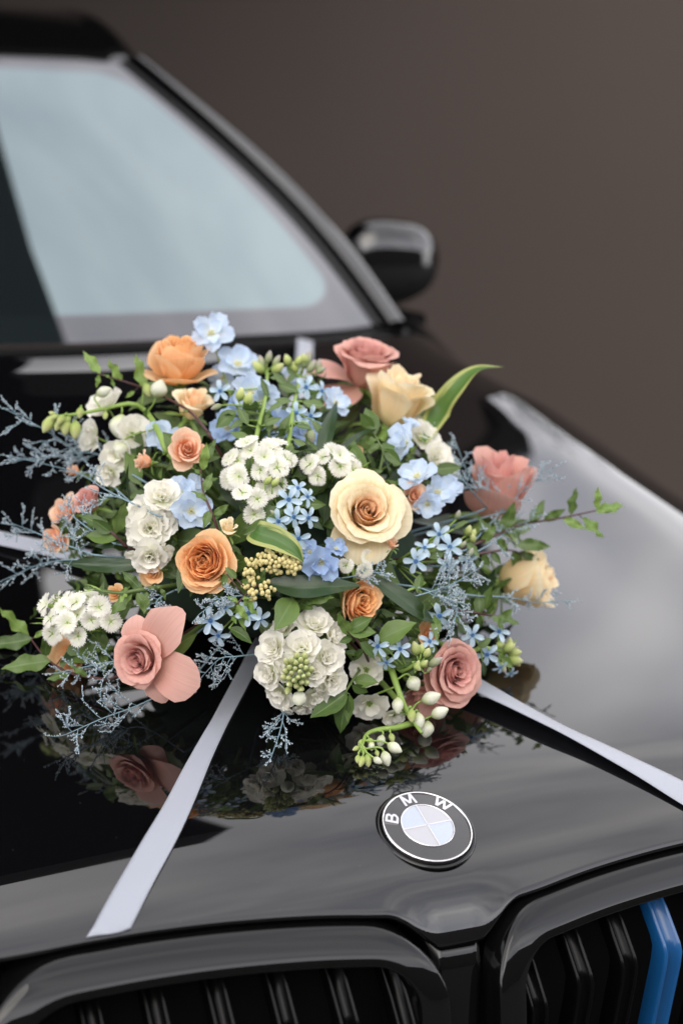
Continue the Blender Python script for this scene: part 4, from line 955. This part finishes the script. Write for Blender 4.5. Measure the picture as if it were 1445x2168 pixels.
# --- delphiniums
delph('pale blue delphinium bloom standing highest, beside the big apricot rose', [(447, 703, 92, (.05, .25, .95), .01, .12)])
delph('pale blue delphinium blooms right of the big apricot rose', [(505, 768, 96, (.3, .45, .75), .01), (530, 830, 96, (.2, .3, .8), .012), (470, 800, 70, (-.2, .3, .8), .02), (560, 850, 80, (.5, .1, .7), .016)])
delph('pale blue delphinium blooms deep behind the white fringed flowers', [(580, 905, 96, (.1, .5, .8), .045), (480, 905, 84, (-.2, .3, .8), .04), (650, 920, 80, (.1, .3, .8), .05), (505, 860, 60, (.1, .4, .8), .035)], mat='blue_deep')
delph('pale blue delphinium blooms in shade right of the left white stock', [(405, 1082, 96, (.2, .1, .95), .012), (385, 1045, 80, (.0, .4, .9), .016), (410, 1030, 60, (.5, .2, .7), .02), (345, 925, 80, (.1, .4, .8), .024)])
delph('deeper blue bell shaped delphinium in front below the big cream rose', [(680, 1192, 98, (.05, -.38, .92), -.012, .45), (655, 1168, 60, (-.4, .3, .7), .006, .4), (712, 1160, 56, (.3, .5, .7), .01, .4)], mat='blue_deep')
delph('blue delphinium blooms at the right between the cream and pink roses', [(852, 938, 96, (-.75, .25, .5), -.012, .3), (882, 1005, 92, (-.2, .55, .8), -.016, .2), (928, 1042, 84, (.4, .25, .85), -.008, .2), (905, 1068, 70, (.0, -.3, .9), -.004, .3), (955, 1030, 60, (.7, .3, .6), .0, .3), (868, 900, 46, (.3, .8, .4), -.008, .5)])
delph('pale blue delphinium petals behind the star flowers near the top', [(712, 852, 70, (.4, .4, .8), .02), (610, 800, 54, (.0, .5, .8), .03)])
# white bell delphiniums
delph('arching green stem with round white buds and small green tip buds at the upper left', [], mat='white', cat='white flower', group='white bell flowers in the arrangement',
      path=[(355, 960, .01), (336, 915, -.006), (312, 874, -.016), (280, 855, -.02), (235, 862, -.02), (180, 874, -.02), (118, 882, -.018)],
      buds=[(258, 878, 252, 928, 'round', -.022), (330, 842, 342, 804, 'round', -.022), (262, 935, 250, 970, 'round', -.01), (205, 836, 235, 822, 'white', -.016), (172, 862, 168, 886, 'green', -.018), (160, 890, 160, 930, 'green', -.018), (140, 884, 138, 922, 'green', -.018), (120, 884, 94, 896, 'green', -.016), (118, 880, 104, 872, 'green', -.016), (130, 888, 118, 912, 'green', -.016), (126, 880, 108, 886, 'green', -.018), (150, 882, 128, 900, 'green', -.020), (112, 884, 92, 916, 'green', -.015), (136, 880, 122, 900, 'green', -.022), (225, 872, 222, 888, 'green', -.02), (308, 812, 318, 840, 'green', -.012)])
delph('green stem of nodding white buds in front of the lower right pink rose', [(775, 1418, 84, (.0, .1, 1), .03), (782, 1492, 82, (.1, -.5, .8), .03), (832, 1516, 56, (.2, -.6, .7), .012)], mat='white', cat='white flower', group='white bell flowers in the arrangement',
      path=[(828, 1418, .02), (842, 1460, .0), (858, 1500, -.008), (876, 1530, -.012), (892, 1552, -.012)],
      buds=[(842, 1476, 842, 1512, 'white', -.004), (884, 1508, 890, 1544, 'white', -.01), (912, 1516, 948, 1500, 'white', -.014), (905, 1526, 900, 1562, 'round', -.01), (892, 1484, 932, 1470, 'white', -.006), (868, 1432, 884, 1462, 'round', .002), (870, 1500, 872, 1530, 'green', -.01)])
delph('drooping tip of green and white buds nearest the emblem', [], mat='white', cat='white flower', group='white bell flowers in the arrangement',
      path=[(880, 1528, .012), (840, 1540, .006), (800, 1545, .0), (775, 1556, -.002), (764, 1585, -.004)],
      buds=[(810, 1556, 802, 1582, 'white', 0), (820, 1574, 850, 1592, 'white', -.004), (812, 1590, 822, 1622, 'white', -.004), (790, 1604, 808, 1616, 'white', -.004), (768, 1600, 762, 1624, 'green', -.004), (760, 1582, 746, 1588, 'green', -.002), (762, 1576, 772, 1596, 'green', -.006), (780, 1562, 790, 1582, 'green', -.004), (758, 1598, 756, 1616, 'green', -.004), (776, 1596, 780, 1624, 'green', -.004), (786, 1570, 786, 1590, 'white', -.006), (770, 1566, 758, 1580, 'green', -.002), (826, 1552, 832, 1572, 'green', 0), (796, 1588, 800, 1602, 'green', -.006)])

# --- star flowers
star_stem('bushy star flower stem with felted buds and leaves at the top centre',
          [(648, 820, 50, (-.05, .1, 1), -.006), (680, 828, 44, (.6, .1, .7), -.004), (628, 874, 46, (-.3, -.05, .9), -.006), (657, 880, 46, (.2, -.3, .9), -.006)],
          buds=[(640, 780, 657, 742, 'grey'), (650, 790, 668, 762, 'grey'), (668, 790, 690, 778, 'grey'), (625, 775, 640, 752, 'green'), (612, 775, 604, 750, 'green'), (648, 772, 640, 748, 'green'), (628, 790, 620, 765, 'green'), (655, 905, 662, 940, 'grey', -.002), (672, 790, 676, 760, 'grey', .004)],
          leaves=[(630, 800, 606, 765), (632, 830, 588, 812), (618, 850, 580, 850), (625, 900, 660, 905), (620, 930, 655, 950), (640, 850, 690, 868), (612, 880, 590, 930), (618, 940, 606, 985), (660, 890, 690, 920), (645, 800, 672, 815), (610, 820, 570, 790), (600, 960, 575, 930), (625, 790, 606, 812)],
          path=[(605, 985, .02), (612, 930, .005), (622, 860, -.002), (635, 800, .0), (645, 765, .004)])
star_stem('felted star flower stem with green buds just left of the top centre',
          [(466, 828, 46, (-.15, .0, .95), -.012)],
          buds=[(565, 770, 572, 742, 'grey'), (578, 775, 592, 752, 'grey'), (560, 790, 534, 765, 'green'), (558, 780, 548, 752, 'grey'), (575, 790, 600, 770, 'green'), (470, 858, 446, 866, 'grey', -.01), (505, 850, 512, 820, 'green', -.006), (520, 860, 530, 830, 'green', -.004)],
          leaves=[(566, 810, 540, 830), (568, 840, 545, 800), (570, 800, 604, 800), (568, 870, 610, 848), (520, 890, 480, 905), (520, 870, 545, 880), (500, 870, 455, 905, 'ovate'), (528, 930, 485, 920, 'ovate'), (560, 900, 590, 880), (525, 900, 505, 860)],
          path=[(535, 965, .015), (548, 900, .0), (562, 840, .0), (566, 780, .006)])
star_stem('blue star flowers clustered above the drooping yellow leaf in the centre',
          [(611, 1058, 56, (-.05, .15, 1), -.014), (630, 1034, 46, (.3, .5, .8), -.01), (650, 1052, 44, (.6, .2, .7), -.008), (590, 1103, 52, (-.3, -.15, .95), -.01), (622, 1094, 48, (0, -.1, 1), -.01), (652, 1096, 46, (.5, -.05, .8), -.006), (632, 1140, 50, (.1, -.1, .95), -.004), (596, 1138, 44, (-.4, -.4, .8), .0)],
          buds=[(598, 1012, 606, 982, 'grey', -.01), (575, 1030, 590, 1012, 'green', -.01), (560, 1026, 575, 1008, 'green', -.01), (582, 1090, 572, 1080, 'grey', -.012)],
          leaves=[(600, 1040, 562, 1000), (640, 1070, 690, 1062, 'ovate'), (600, 1080, 515, 1112, 'ovate'), (580, 1110, 515, 1130, 'ovate'), (640, 1100, 690, 1110, 'dark')])
star_stem('blue star flowers low at the left between the pink rose and the white stock',
          [(446, 1314, 58, (-.1, -.05, 1), -.008), (476, 1286, 44, (.3, .3, .85), -.004), (526, 1298, 54, (.15, -.05, 1), -.008), (550, 1310, 48, (.3, -.1, .9), .0), (462, 1345, 50, (-.1, -.4, .85), .006)],
          buds=[(430, 1312, 412, 1322, 'grey')], leaves=[(485, 1330, 540, 1350, 'ovate'), (490, 1300, 500, 1325, 'pitlt'), (470, 1290, 520, 1265, 'pitlt'), (500, 1290, 525, 1330, 'pitlt')])
star_stem('pale blue star flowers at the right above the bright sprig',
          [(929, 1131, 50, (-.05, .2, 1), -.008), (951, 1158, 56, (.1, .1, 1), -.014), (880, 1188, 54, (-.25, -.05, .95), -.006), (898, 1160, 44, (.0, .5, .8), .0), (948, 1194, 46, (.1, -.3, .9), -.004), (990, 1185, 50, (.5, .0, .8), .008), (930, 1303, 56, (-.1, -.35, .9), -.004)],
          buds=[(972, 1160, 986, 1146, 'grey', -.01), (985, 1135, 995, 1112, 'green'), (995, 1140, 1005, 1120, 'green'), (1000, 1150, 1000, 1130, 'green'), (965, 1100, 972, 1080, 'grey'), (990, 1180, 1000, 1160, 'grey')],
          leaves=[(985, 1150, 1020, 1180, 'ovate'), (890, 1215, 885, 1258, 'ovate'), (940, 1170, 905, 1180, 'felt'), (920, 1160, 885, 1150), (960, 1120, 990, 1100), (900, 1235, 840, 1262, 'thin')])
star_stem('star flower stem with green buds sticking out at the lower right edge',
          [(1055, 1338, 46, (.2, .4, .85), -.004), (1030, 1385, 52, (.0, -.2, .95), -.006), (1000, 1345, 48, (-.2, .3, .9), .0), (1058, 1412, 34, (.3, -.6, .6), -.004), (1080, 1425, 32, (.4, -.6, .6), -.002)],
          buds=[(1062, 1378, 1090, 1362, 'green'), (1072, 1384, 1104, 1380, 'green'), (1070, 1395, 1106, 1400, 'green'), (1058, 1402, 1070, 1425, 'grey'), (1080, 1390, 1100, 1410, 'green'), (1075, 1372, 1080, 1350, 'green'), (1050, 1372, 1066, 1355, 'green'), (1082, 1376, 1098, 1370, 'grey')],
          leaves=[(1060, 1385, 1104, 1352, 'thin'), (1010, 1370, 1040, 1352), (1060, 1390, 1085, 1415, 'ovate'), (1020, 1400, 1025, 1432, 'dark')],
          path=[(985, 1385, .02), (1020, 1372, .004), (1050, 1376, .0), (1078, 1384, .0)])
star_stem('star flower stem with a cluster of green buds beside the lower right pink rose',
          [(846, 1374, 46, (.05, .25, .95), -.012), (800, 1368, 50, (-.5, -.1, .85), -.004), (908, 1358, 46, (.4, .3, .8), -.008), (818, 1402, 40, (-.4, -.5, .7), .004)],
          buds=[(882, 1388, 875, 1358, 'green', -.012), (890, 1385, 892, 1362, 'green', -.012), (898, 1392, 908, 1372, 'green', -.012), (880, 1420, 886, 1398, 'green', -.012), (905, 1410, 936, 1392, 'grey', -.012), (888, 1412, 905, 1398, 'green', -.014), (875, 1405, 890, 1420, 'green', -.014), (902, 1424, 914, 1410, 'grey', -.012)],
          leaves=[(872, 1400, 812, 1398, 'ovate'), (880, 1400, 918, 1372, 'ovate'), (885, 1410, 860, 1432)], path=[(850, 1420, .015), (868, 1412, .0), (884, 1402, -.008)])

# --- sea lavender
spray('blue sprig reaching furthest at the upper left edge', [(290, 1075, .01), (190, 985, .0), (120, 925, .0), (20, 870, .0)], n=13, blen=.050, rs=1)
spray('blurred grey blue sprig behind the upper left blue sprig', [(290, 1010, .04), (200, 960, .04), (120, 965, .045), (35, 975, .045)], n=12, blen=.044, rs=2)
spray('blue sprig crossing the white stock at the left', [(330, 1090, -.01), (230, 1040, -.012), (160, 1000, -.012), (20, 965, -.01)], n=10, blen=.036, rs=3)
spray('blue sprig fanning out over the left ribbon', [(220, 1190, .01), (150, 1185, .0), (85, 1195, -.004), (15, 1225, -.004)], n=12, blen=.048, rs=4)
spray('blue sprig pointing up left over the coral double flowers', [(200, 1175, .0), (130, 1150, -.008), (70, 1125, -.01), (30, 1110, -.01)], n=10, blen=.040, rs=5)
spray('pale blue sprig between the coral pair and the left white stock', [(240, 1150, .0), (190, 1120, -.012), (150, 1090, -.016), (130, 1080, -.016)], n=9, blen=.036, rs=6)
spray('blue sprig hanging lowest at the left over the dark bonnet', [(400, 1440, .02), (300, 1490, .01), (220, 1520, .005), (140, 1555, .005)], n=13, blen=.046, rs=7)
spray('grey sprig behind the lower left pink rose', [(330, 1400, .02), (250, 1400, .012), (190, 1410, .008), (120, 1425, .006)], n=11, blen=.036, rs=8)
spray('thin sprig hanging below the front white stock', [(600, 1470, .01), (600, 1510, .005), (592, 1550, .004), (575, 1600, .004)], n=9, blen=.032, rs=9)
spray('shaded sprig between the pink rose and the front white stock', [(545, 1385, .03), (500, 1390, .015), (465, 1395, .012), (430, 1430, .012)], n=11, blen=.038, rs=10)
spray('bright pale sprig in front of the right star flowers', [(880, 1262, .0), (920, 1250, -.012), (960, 1235, -.02), (1010, 1205, -.02)], n=15, blen=.040, rs=11, dens=1.3)
spray('bright pale sprig drooping beside the right cream rose', [(890, 1245, .0), (940, 1265, -.014), (965, 1290, -.02), (955, 1335, -.02)], n=11, blen=.034, rs=12, dens=1.2)
spray('pale sprig rising behind the blue delphinium at the upper right', [(1030, 1075, .01), (990, 1030, .0), (960, 985, .0), (905, 910, .0)], n=11, blen=.034, rs=13)
spray('pale sprig reaching up right over the tall pink rose', [(985, 1165, .0), (1050, 1095, -.014), (1110, 1035, -.018), (1168, 992, -.018)], n=11, blen=.034, rs=14)
spray('pale sprig lying across the tall pink rose', [(1090, 1075, -.01), (1040, 1040, -.018), (995, 1010, -.02), (965, 940, -.018)], n=10, blen=.030, rs=15)
spray('pale sprig over the leafy branch at the right', [(960, 1195, .0), (1040, 1150, -.014), (1080, 1120, -.016), (1130, 1095, -.016)], n=10, blen=.030, rs=16)
spray('thin sprig pointing right across the creamy yellow rose', [(1010, 1262, .0), (1080, 1265, -.02), (1130, 1275, -.024), (1205, 1272, -.024)], n=9, blen=.026, rs=17)
spray('whitish sprig tuft under the quartered apricot rose', [(540, 1262, .0), (500, 1262, -.008), (465, 1270, -.012), (425, 1298, -.012)], n=12, blen=.024, rs=18, dens=1.4)
spray('dark grey sprig behind the orange rose', [(720, 1225, .02), (760, 1218, .002), (790, 1212, .0), (815, 1215, .0)], n=9, blen=.022, rs=19)
spray('grey sprig under the left white stock', [(370, 1250, .03), (340, 1265, .012), (330, 1280, .01), (345, 1300, .01)], n=9, blen=.026, rs=20)

# --- leafy twigs
twig('red brown twig with wavy leaves pointing left at the top', [(440, 915, .02), (400, 870, .0), (330, 832, -.008), (270, 810, -.01), (205, 790, -.01)],
     [(212, 792, 178, 738, 'pitlt'), (210, 792, 205, 822, 'pitlt'), (258, 806, 228, 758, 'pitlt'), (235, 802, 225, 790, 'pitlt'), (236, 800, 240, 822, 'pitlt'), (306, 826, 283, 752, 'pitlt'), (285, 828, 265, 842, 'pitlt'), (330, 835, 350, 812, 'pitlt'), (400, 868, 380, 880, 'leaf' if False else 'pit')])
twig('long dark twig with light green leaves reaching right over the bonnet', [(930, 1175, .02), (1010, 1150, .0), (1100, 1112, -.006), (1180, 1098, -.008), (1265, 1080, -.008)],
     [(1262, 1078, 1268, 1032, 'pitlt'), (1262, 1080, 1325, 1070, 'pitlt'), (1258, 1082, 1295, 1078, 'pitlt'), (1208, 1090, 1215, 1032, 'pit'), (1150, 1102, 1200, 1078, 'pit'), (1122, 1108, 1155, 1056, 'pit'), (1190, 1096, 1240, 1122, 'pitlt'), (1230, 1096, 1282, 1138, 'pitlt'), (1092, 1155, 1172, 1148, 'pit'), (1080, 1120, 1110, 1150, 'pit'), (1065, 1125, 1090, 1060, 'pit'), (1040, 1140, 1012, 1085, 'pit'), (1050, 1138, 1085, 1172, 'pit'), (1000, 1150, 975, 1120, 'pit'), (1020, 1150, 1050, 1112, 'pit')])
twig('leafy twig drooping over the creamy yellow rose', [(980, 1180, .01), (1040, 1168, -.012), (1080, 1165, -.016), (1110, 1175, -.018)],
     [(1085, 1165, 1108, 1225, 'pit'), (1095, 1170, 1142, 1188, 'pit'), (1060, 1166, 1075, 1150, 'pit'), (1040, 1168, 1060, 1195, 'ovate'), (1020, 1172, 1035, 1200, 'ovate')])
twig('serrated leafy twig sticking out at the lower left corner', [(230, 1440, .02), (150, 1425, .0), (100, 1395, -.004), (60, 1345, -.006)],
     [(62, 1345, -8, 1292, 'pitlt'), (70, 1352, -20, 1372, 'pit'), (108, 1400, 0, 1408, 'pit'), (72, 1350, 98, 1330, 'pitlt'), (95, 1390, 105, 1335, 'pit'), (130, 1415, 140, 1380, 'pit'), (150, 1425, 95, 1435, 'pit'), (185, 1432, 150, 1405, 'pit'), (130, 1394, 240, 1368, 'pit', -.012)], key='pit')
twig('leafy twig with bright green leaves above the lower left pink rose', [(330, 1245, .01), (290, 1250, -.004), (250, 1255, -.008), (180, 1245, -.008)],
     [(300, 1250, 260, 1205, 'pit'), (310, 1252, 305, 1300, 'pit'), (290, 1255, 318, 1298, 'ovate'), (280, 1258, 232, 1300, 'pit'), (255, 1256, 275, 1240, 'pitlt'), (340, 1245, 355, 1270, 'pit'), (270, 1255, 250, 1275, 'pitlt'), (215, 1250, 180, 1230, 'thin'), (200, 1248, 165, 1255, 'thin')], mat='stem', r=.0022)
twig('dark lobed leaves between the pink bud and the left white stock', [(270, 1160, .02), (240, 1130, -.004), (215, 1110, -.008), (200, 1095, -.01)],
     [(250, 1140, 178, 1128, 'ovate'), (235, 1128, 195, 1098, 'ovate'), (245, 1130, 262, 1055, 'pit'), (225, 1118, 170, 1085, 'ovate'), (255, 1145, 200, 1155, 'dark')])
twig('leafy twig right of the left white stock', [(470, 1150, .02), (450, 1090, .0), (430, 1040, -.004), (425, 990, -.004)],
     [(440, 1060, 408, 1035, 'pit'), (445, 1080, 430, 1118, 'pit'), (432, 1040, 450, 1000, 'pit'), (428, 1010, 412, 985, 'pit'), (452, 1090, 490, 1068, 'pit'), (455, 1100, 480, 1075, 'ovate'), (428, 995, 440, 940, 'pitlt'), (430, 1020, 460, 1010, 'pit'), (465, 1130, 440, 1150, 'pit'), (425, 985, 455, 925, 'pit')])
twig('leafy twig below the orange rose with broad mid green leaves', [(780, 1400, .03), (765, 1370, .004), (745, 1345, -.004), (725, 1330, -.004)],
     [(735, 1335, 795, 1310, 'ovate'), (735, 1332, 800, 1345, 'ovate'), (740, 1345, 715, 1290, 'pit'), (745, 1350, 715, 1360, 'ovate'), (760, 1360, 800, 1395, 'ovate'), (800, 1355, 880, 1318, 'ovate'), (770, 1375, 740, 1400, 'ovate'), (790, 1380, 860, 1350, 'ovate'), (760, 1385, 725, 1385, 'ovate')])
twig('leaves hanging low between the front white stock and the nodding buds', [(760, 1420, .03), (740, 1450, .006), (725, 1475, .002), (715, 1500, .0)],
     [(735, 1465, 655, 1528, 'ovate'), (735, 1478, 712, 1562, 'ovate'), (745, 1450, 780, 1470, 'ovate'), (735, 1450, 715, 1420, 'ovate'), (728, 1480, 690, 1480, 'ovate'), (740, 1470, 742, 1530, 'ovate'), (750, 1440, 800, 1445, 'ovate')], mat='stem')
twig('green leaves below the creamy yellow rose at the right', [(960, 1290, .02), (1020, 1300, .004), (1050, 1305, -.002), (1075, 1315, -.002)],
     [(1040, 1302, 1075, 1330, 'pit'), (1050, 1305, 1100, 1318, 'pit'), (1030, 1300, 1050, 1272, 'pit'), (1015, 1300, 1010, 1250, 'ovate'), (1060, 1310, 1085, 1290, 'ovate'), (1010, 1300, 1020, 1335, 'ovate'), (1025, 1290, 1040, 1240, 'ovate')])
twig('leafy twig with small leaves below the quartered apricot rose', [(590, 1240, .02), (555, 1235, -.004), (520, 1260, -.012), (500, 1280, -.014)],
     [(480, 1215, 468, 1242, 'ovate'), (500, 1225, 478, 1200, 'ovate'), (530, 1240, 508, 1222, 'ovate'), (515, 1265, 548, 1300, 'pitlt'), (505, 1275, 480, 1262, 'pitlt'), (510, 1268, 530, 1262, 'pitlt'), (545, 1240, 562, 1205, 'pit'), (502, 1278, 525, 1318, 'pitlt')])
twig('green leaves under the cream rose at the upper right', [(800, 1010, .03), (810, 960, .006), (800, 935, .002), (780, 900, .004)],
     [(805, 940, 765, 960, 'pit'), (800, 930, 748, 948, 'pit'), (812, 950, 850, 985, 'ovate'), (805, 945, 830, 1000, 'lance'), (795, 920, 770, 850, 'ovate'), (790, 910, 760, 870, 'ovate'), (812, 960, 790, 1000, 'lance'), (800, 950, 845, 945, 'ovate')], mat='stem')
# single long leaves
def longleaf(label, pts, W, key, twist=.6, fold=.3, roll=0., face=None, cat='leaf'):
    sp = pxpath(pts, 22); M = Matrix.Translation(Vector(sp[0])); R = []; n = len(sp)
    fc = -FW+UP*.5 if face is None else cdir(face)
    for i, p in enumerate(sp):
        q = i/(n-1); t = nrmz(sp[min(n-1, i+1)]-sp[max(0, i-1)]); nn = nrmz(fc-t*(fc@t)); x = np.cross(t, nn); a = roll+twist*q
        x, nn = x*cos(a)+nn*sin(a), nn*cos(a)-x*sin(a); wd = W*max(.03, sin(pi*min(1, .06+.94*q**.8))**.8)
        R.append([p+x*k*wd+nn*fold*abs(k)*wd for k in np.linspace(-1, 1, 7)])
    o = link('long_leaf', None, None, M) if False else bpy.data.objects.new('long_leaf', sheet('long_leaf', tolocal(M, np.array(R).reshape(-1, 3)).reshape(n, 7, 3), MT[key])); COL.objects.link(o); o.matrix_world = M
    tag(o, label, cat, 'long single leaves in the arrangement'); return o
longleaf('long variegated leaf arching right past the cream rose to a curled tip', [(895, 935, .01), (925, 880, .005), (965, 825, .0), (1010, 785, .0), (1066, 777, .0)], .0150, 'leaf_var', twist=1.0, roll=-.1)
longleaf('second variegated leaf behind the arching one', [(890, 925, .03), (905, 880, .028), (930, 848, .026), (962, 826, .024)], .0110, 'leaf_var', twist=.3)
longleaf('yellow green leaf folded down over the cream berries', [(540, 1120, .006), (528, 1165, -.012), (575, 1130, -.020), (640, 1185, -.02)][:1]+[(545, 1128, -.016), (585, 1142, -.022), (622, 1165, -.022), (642, 1190, -.018)], .0125, 'leaf_var', twist=.5, roll=-.9, face=(0, .9, .5))
longleaf('dark lance leaf standing upright left of the pink top rose', [(678, 975, .02), (690, 925, .006), (702, 885, .004), (713, 848, .004)], .0085, 'leaf_dk')
longleaf('dark lance leaf slanting under the cream rose at the upper right', [(700, 985, .01), (735, 945, .0), (775, 915, -.002), (812, 900, .0)], .0055, 'leaf_dk')
longleaf('olive leaf standing behind the big cream rose', [(770, 1015, .0), (760, 985, -.004), (750, 955, -.004), (742, 945, -.002)], .0085, 'leaf')
longleaf('broad dark leaf lying flat under the deeper blue delphinium', [(570, 1235, .0), (640, 1245, -.004), (700, 1242, -.004), (765, 1240, -.002)], .0125, 'leaf_dk', twist=.2)
longleaf('dark lance leaf above the lower right pink rose', [(790, 1225, .012), (860, 1275, .002), (900, 1305, .0), (960, 1330, .002)], .0105, 'leaf_dk')
longleaf('dark lance leaf across the left ribbon', [(300, 1195, .01), (240, 1198, .0), (190, 1195, .0), (130, 1190, .002)], .0075, 'leaf_dk')

# --- cream berries
P0 = at(590, 1190, -.004); M = Matrix.Translation(Vector(P0)); bc = empty('berry_cluster', M, 'cluster of tiny cream berries under the folded yellow leaf', 'berries')
V, F = superell(1, 1, 1.1, 1, 1, 8, 5); BER = mesh('berry', V, F, MT['berry']); G = []
for cx, cy, rx, ry, n in ((588, 1188, 52, 26, 78), (548, 1248, 36, 26, 26), (622, 1196, 18, 22, 16), (528, 1205, 14, 26, 14)):
    for i in range(n):
        r_ = sqrt_((i+.5)/n); a = i*2.4+rng.normal(0, .2); x, y = cx+r_*cos(a)*rx, cy+r_*sin(a)*ry; P = at(x, y, -.010-.010*(1-r_*r_)+rng.normal(0, .0015)); s_ = 5.4*mpp(P)*rng.uniform(.8, 1.1)
        b = link('berry', BER, bc, M.inverted() @ Matrix.Translation(Vector(P)) @ Matrix.Scale(s_, 4))
        if i % 2 == 0: c = at(cx, cy+18, .012); G.append(tube_geo(tolocal(M, bez(P, P+(c-P)*.3, c+(P-c)*.3, c, 4)), .0005, 4, False))
c = at(580, 1215, .012); G.append(tube_geo(tolocal(M, [c, CORE]), .0016, 5)); link('stem', mesh('stem', *join_geo(G), MT['stem']), bc)

# --- dark leafy filler between the stems
for i in range(110):
    a = i*2.39996; e = rad(4+78*((i*13) % 110)/110); s_ = rng.uniform(.68, 1.0)
    d = np.array([cos(a)*cos(e)*EA[0], sin(a)*cos(e)*EA[1], sin(e)*EA[2]*.95])*s_
    T = np.array([EC[0]+d[0], EC[1]+d[1], 0]); T[2] = float(H(T[0], T[1]))+.02+d[2]
    sp = bez(CORE, CORE+(T-CORE)*.4, T-nrmz(d)*.03, T, 9); M = Matrix.Translation(Vector(T)); root = empty('filler_twig', M, 'dark green leafy twig tucked deep between the flowers', 'leafy twig', 'leafy filler twigs deep in the arrangement')
    link('stem', mesh('stem', *tube_geo(tolocal(M, sp), .0016, 5), MT['stem']), root)
    for k in range(9):
        j = 4+int(4.9*k/9); t = nrmz(sp[j]-sp[j-1]); s2 = nrmz(rng.normal(size=3)); s2 = nrmz(s2-t*(s2@t)); L = rng.uniform(.026, .052)
        B = sp[j]; Tp = B+(t*.7+s2*.9)*L*.75
        if Tp[2] < H(Tp[0], Tp[1])+.006: Tp[2] = float(H(Tp[0], Tp[1]))+.006+.01*rng.random()
        leaf(root, M, B, Tp, ('dark', 'ovate', 'pit', 'ovate', 'dark', 'pit', 'felt')[rng.integers(7)], facing=nrmz(d)+rng.normal(0, .4, 3))
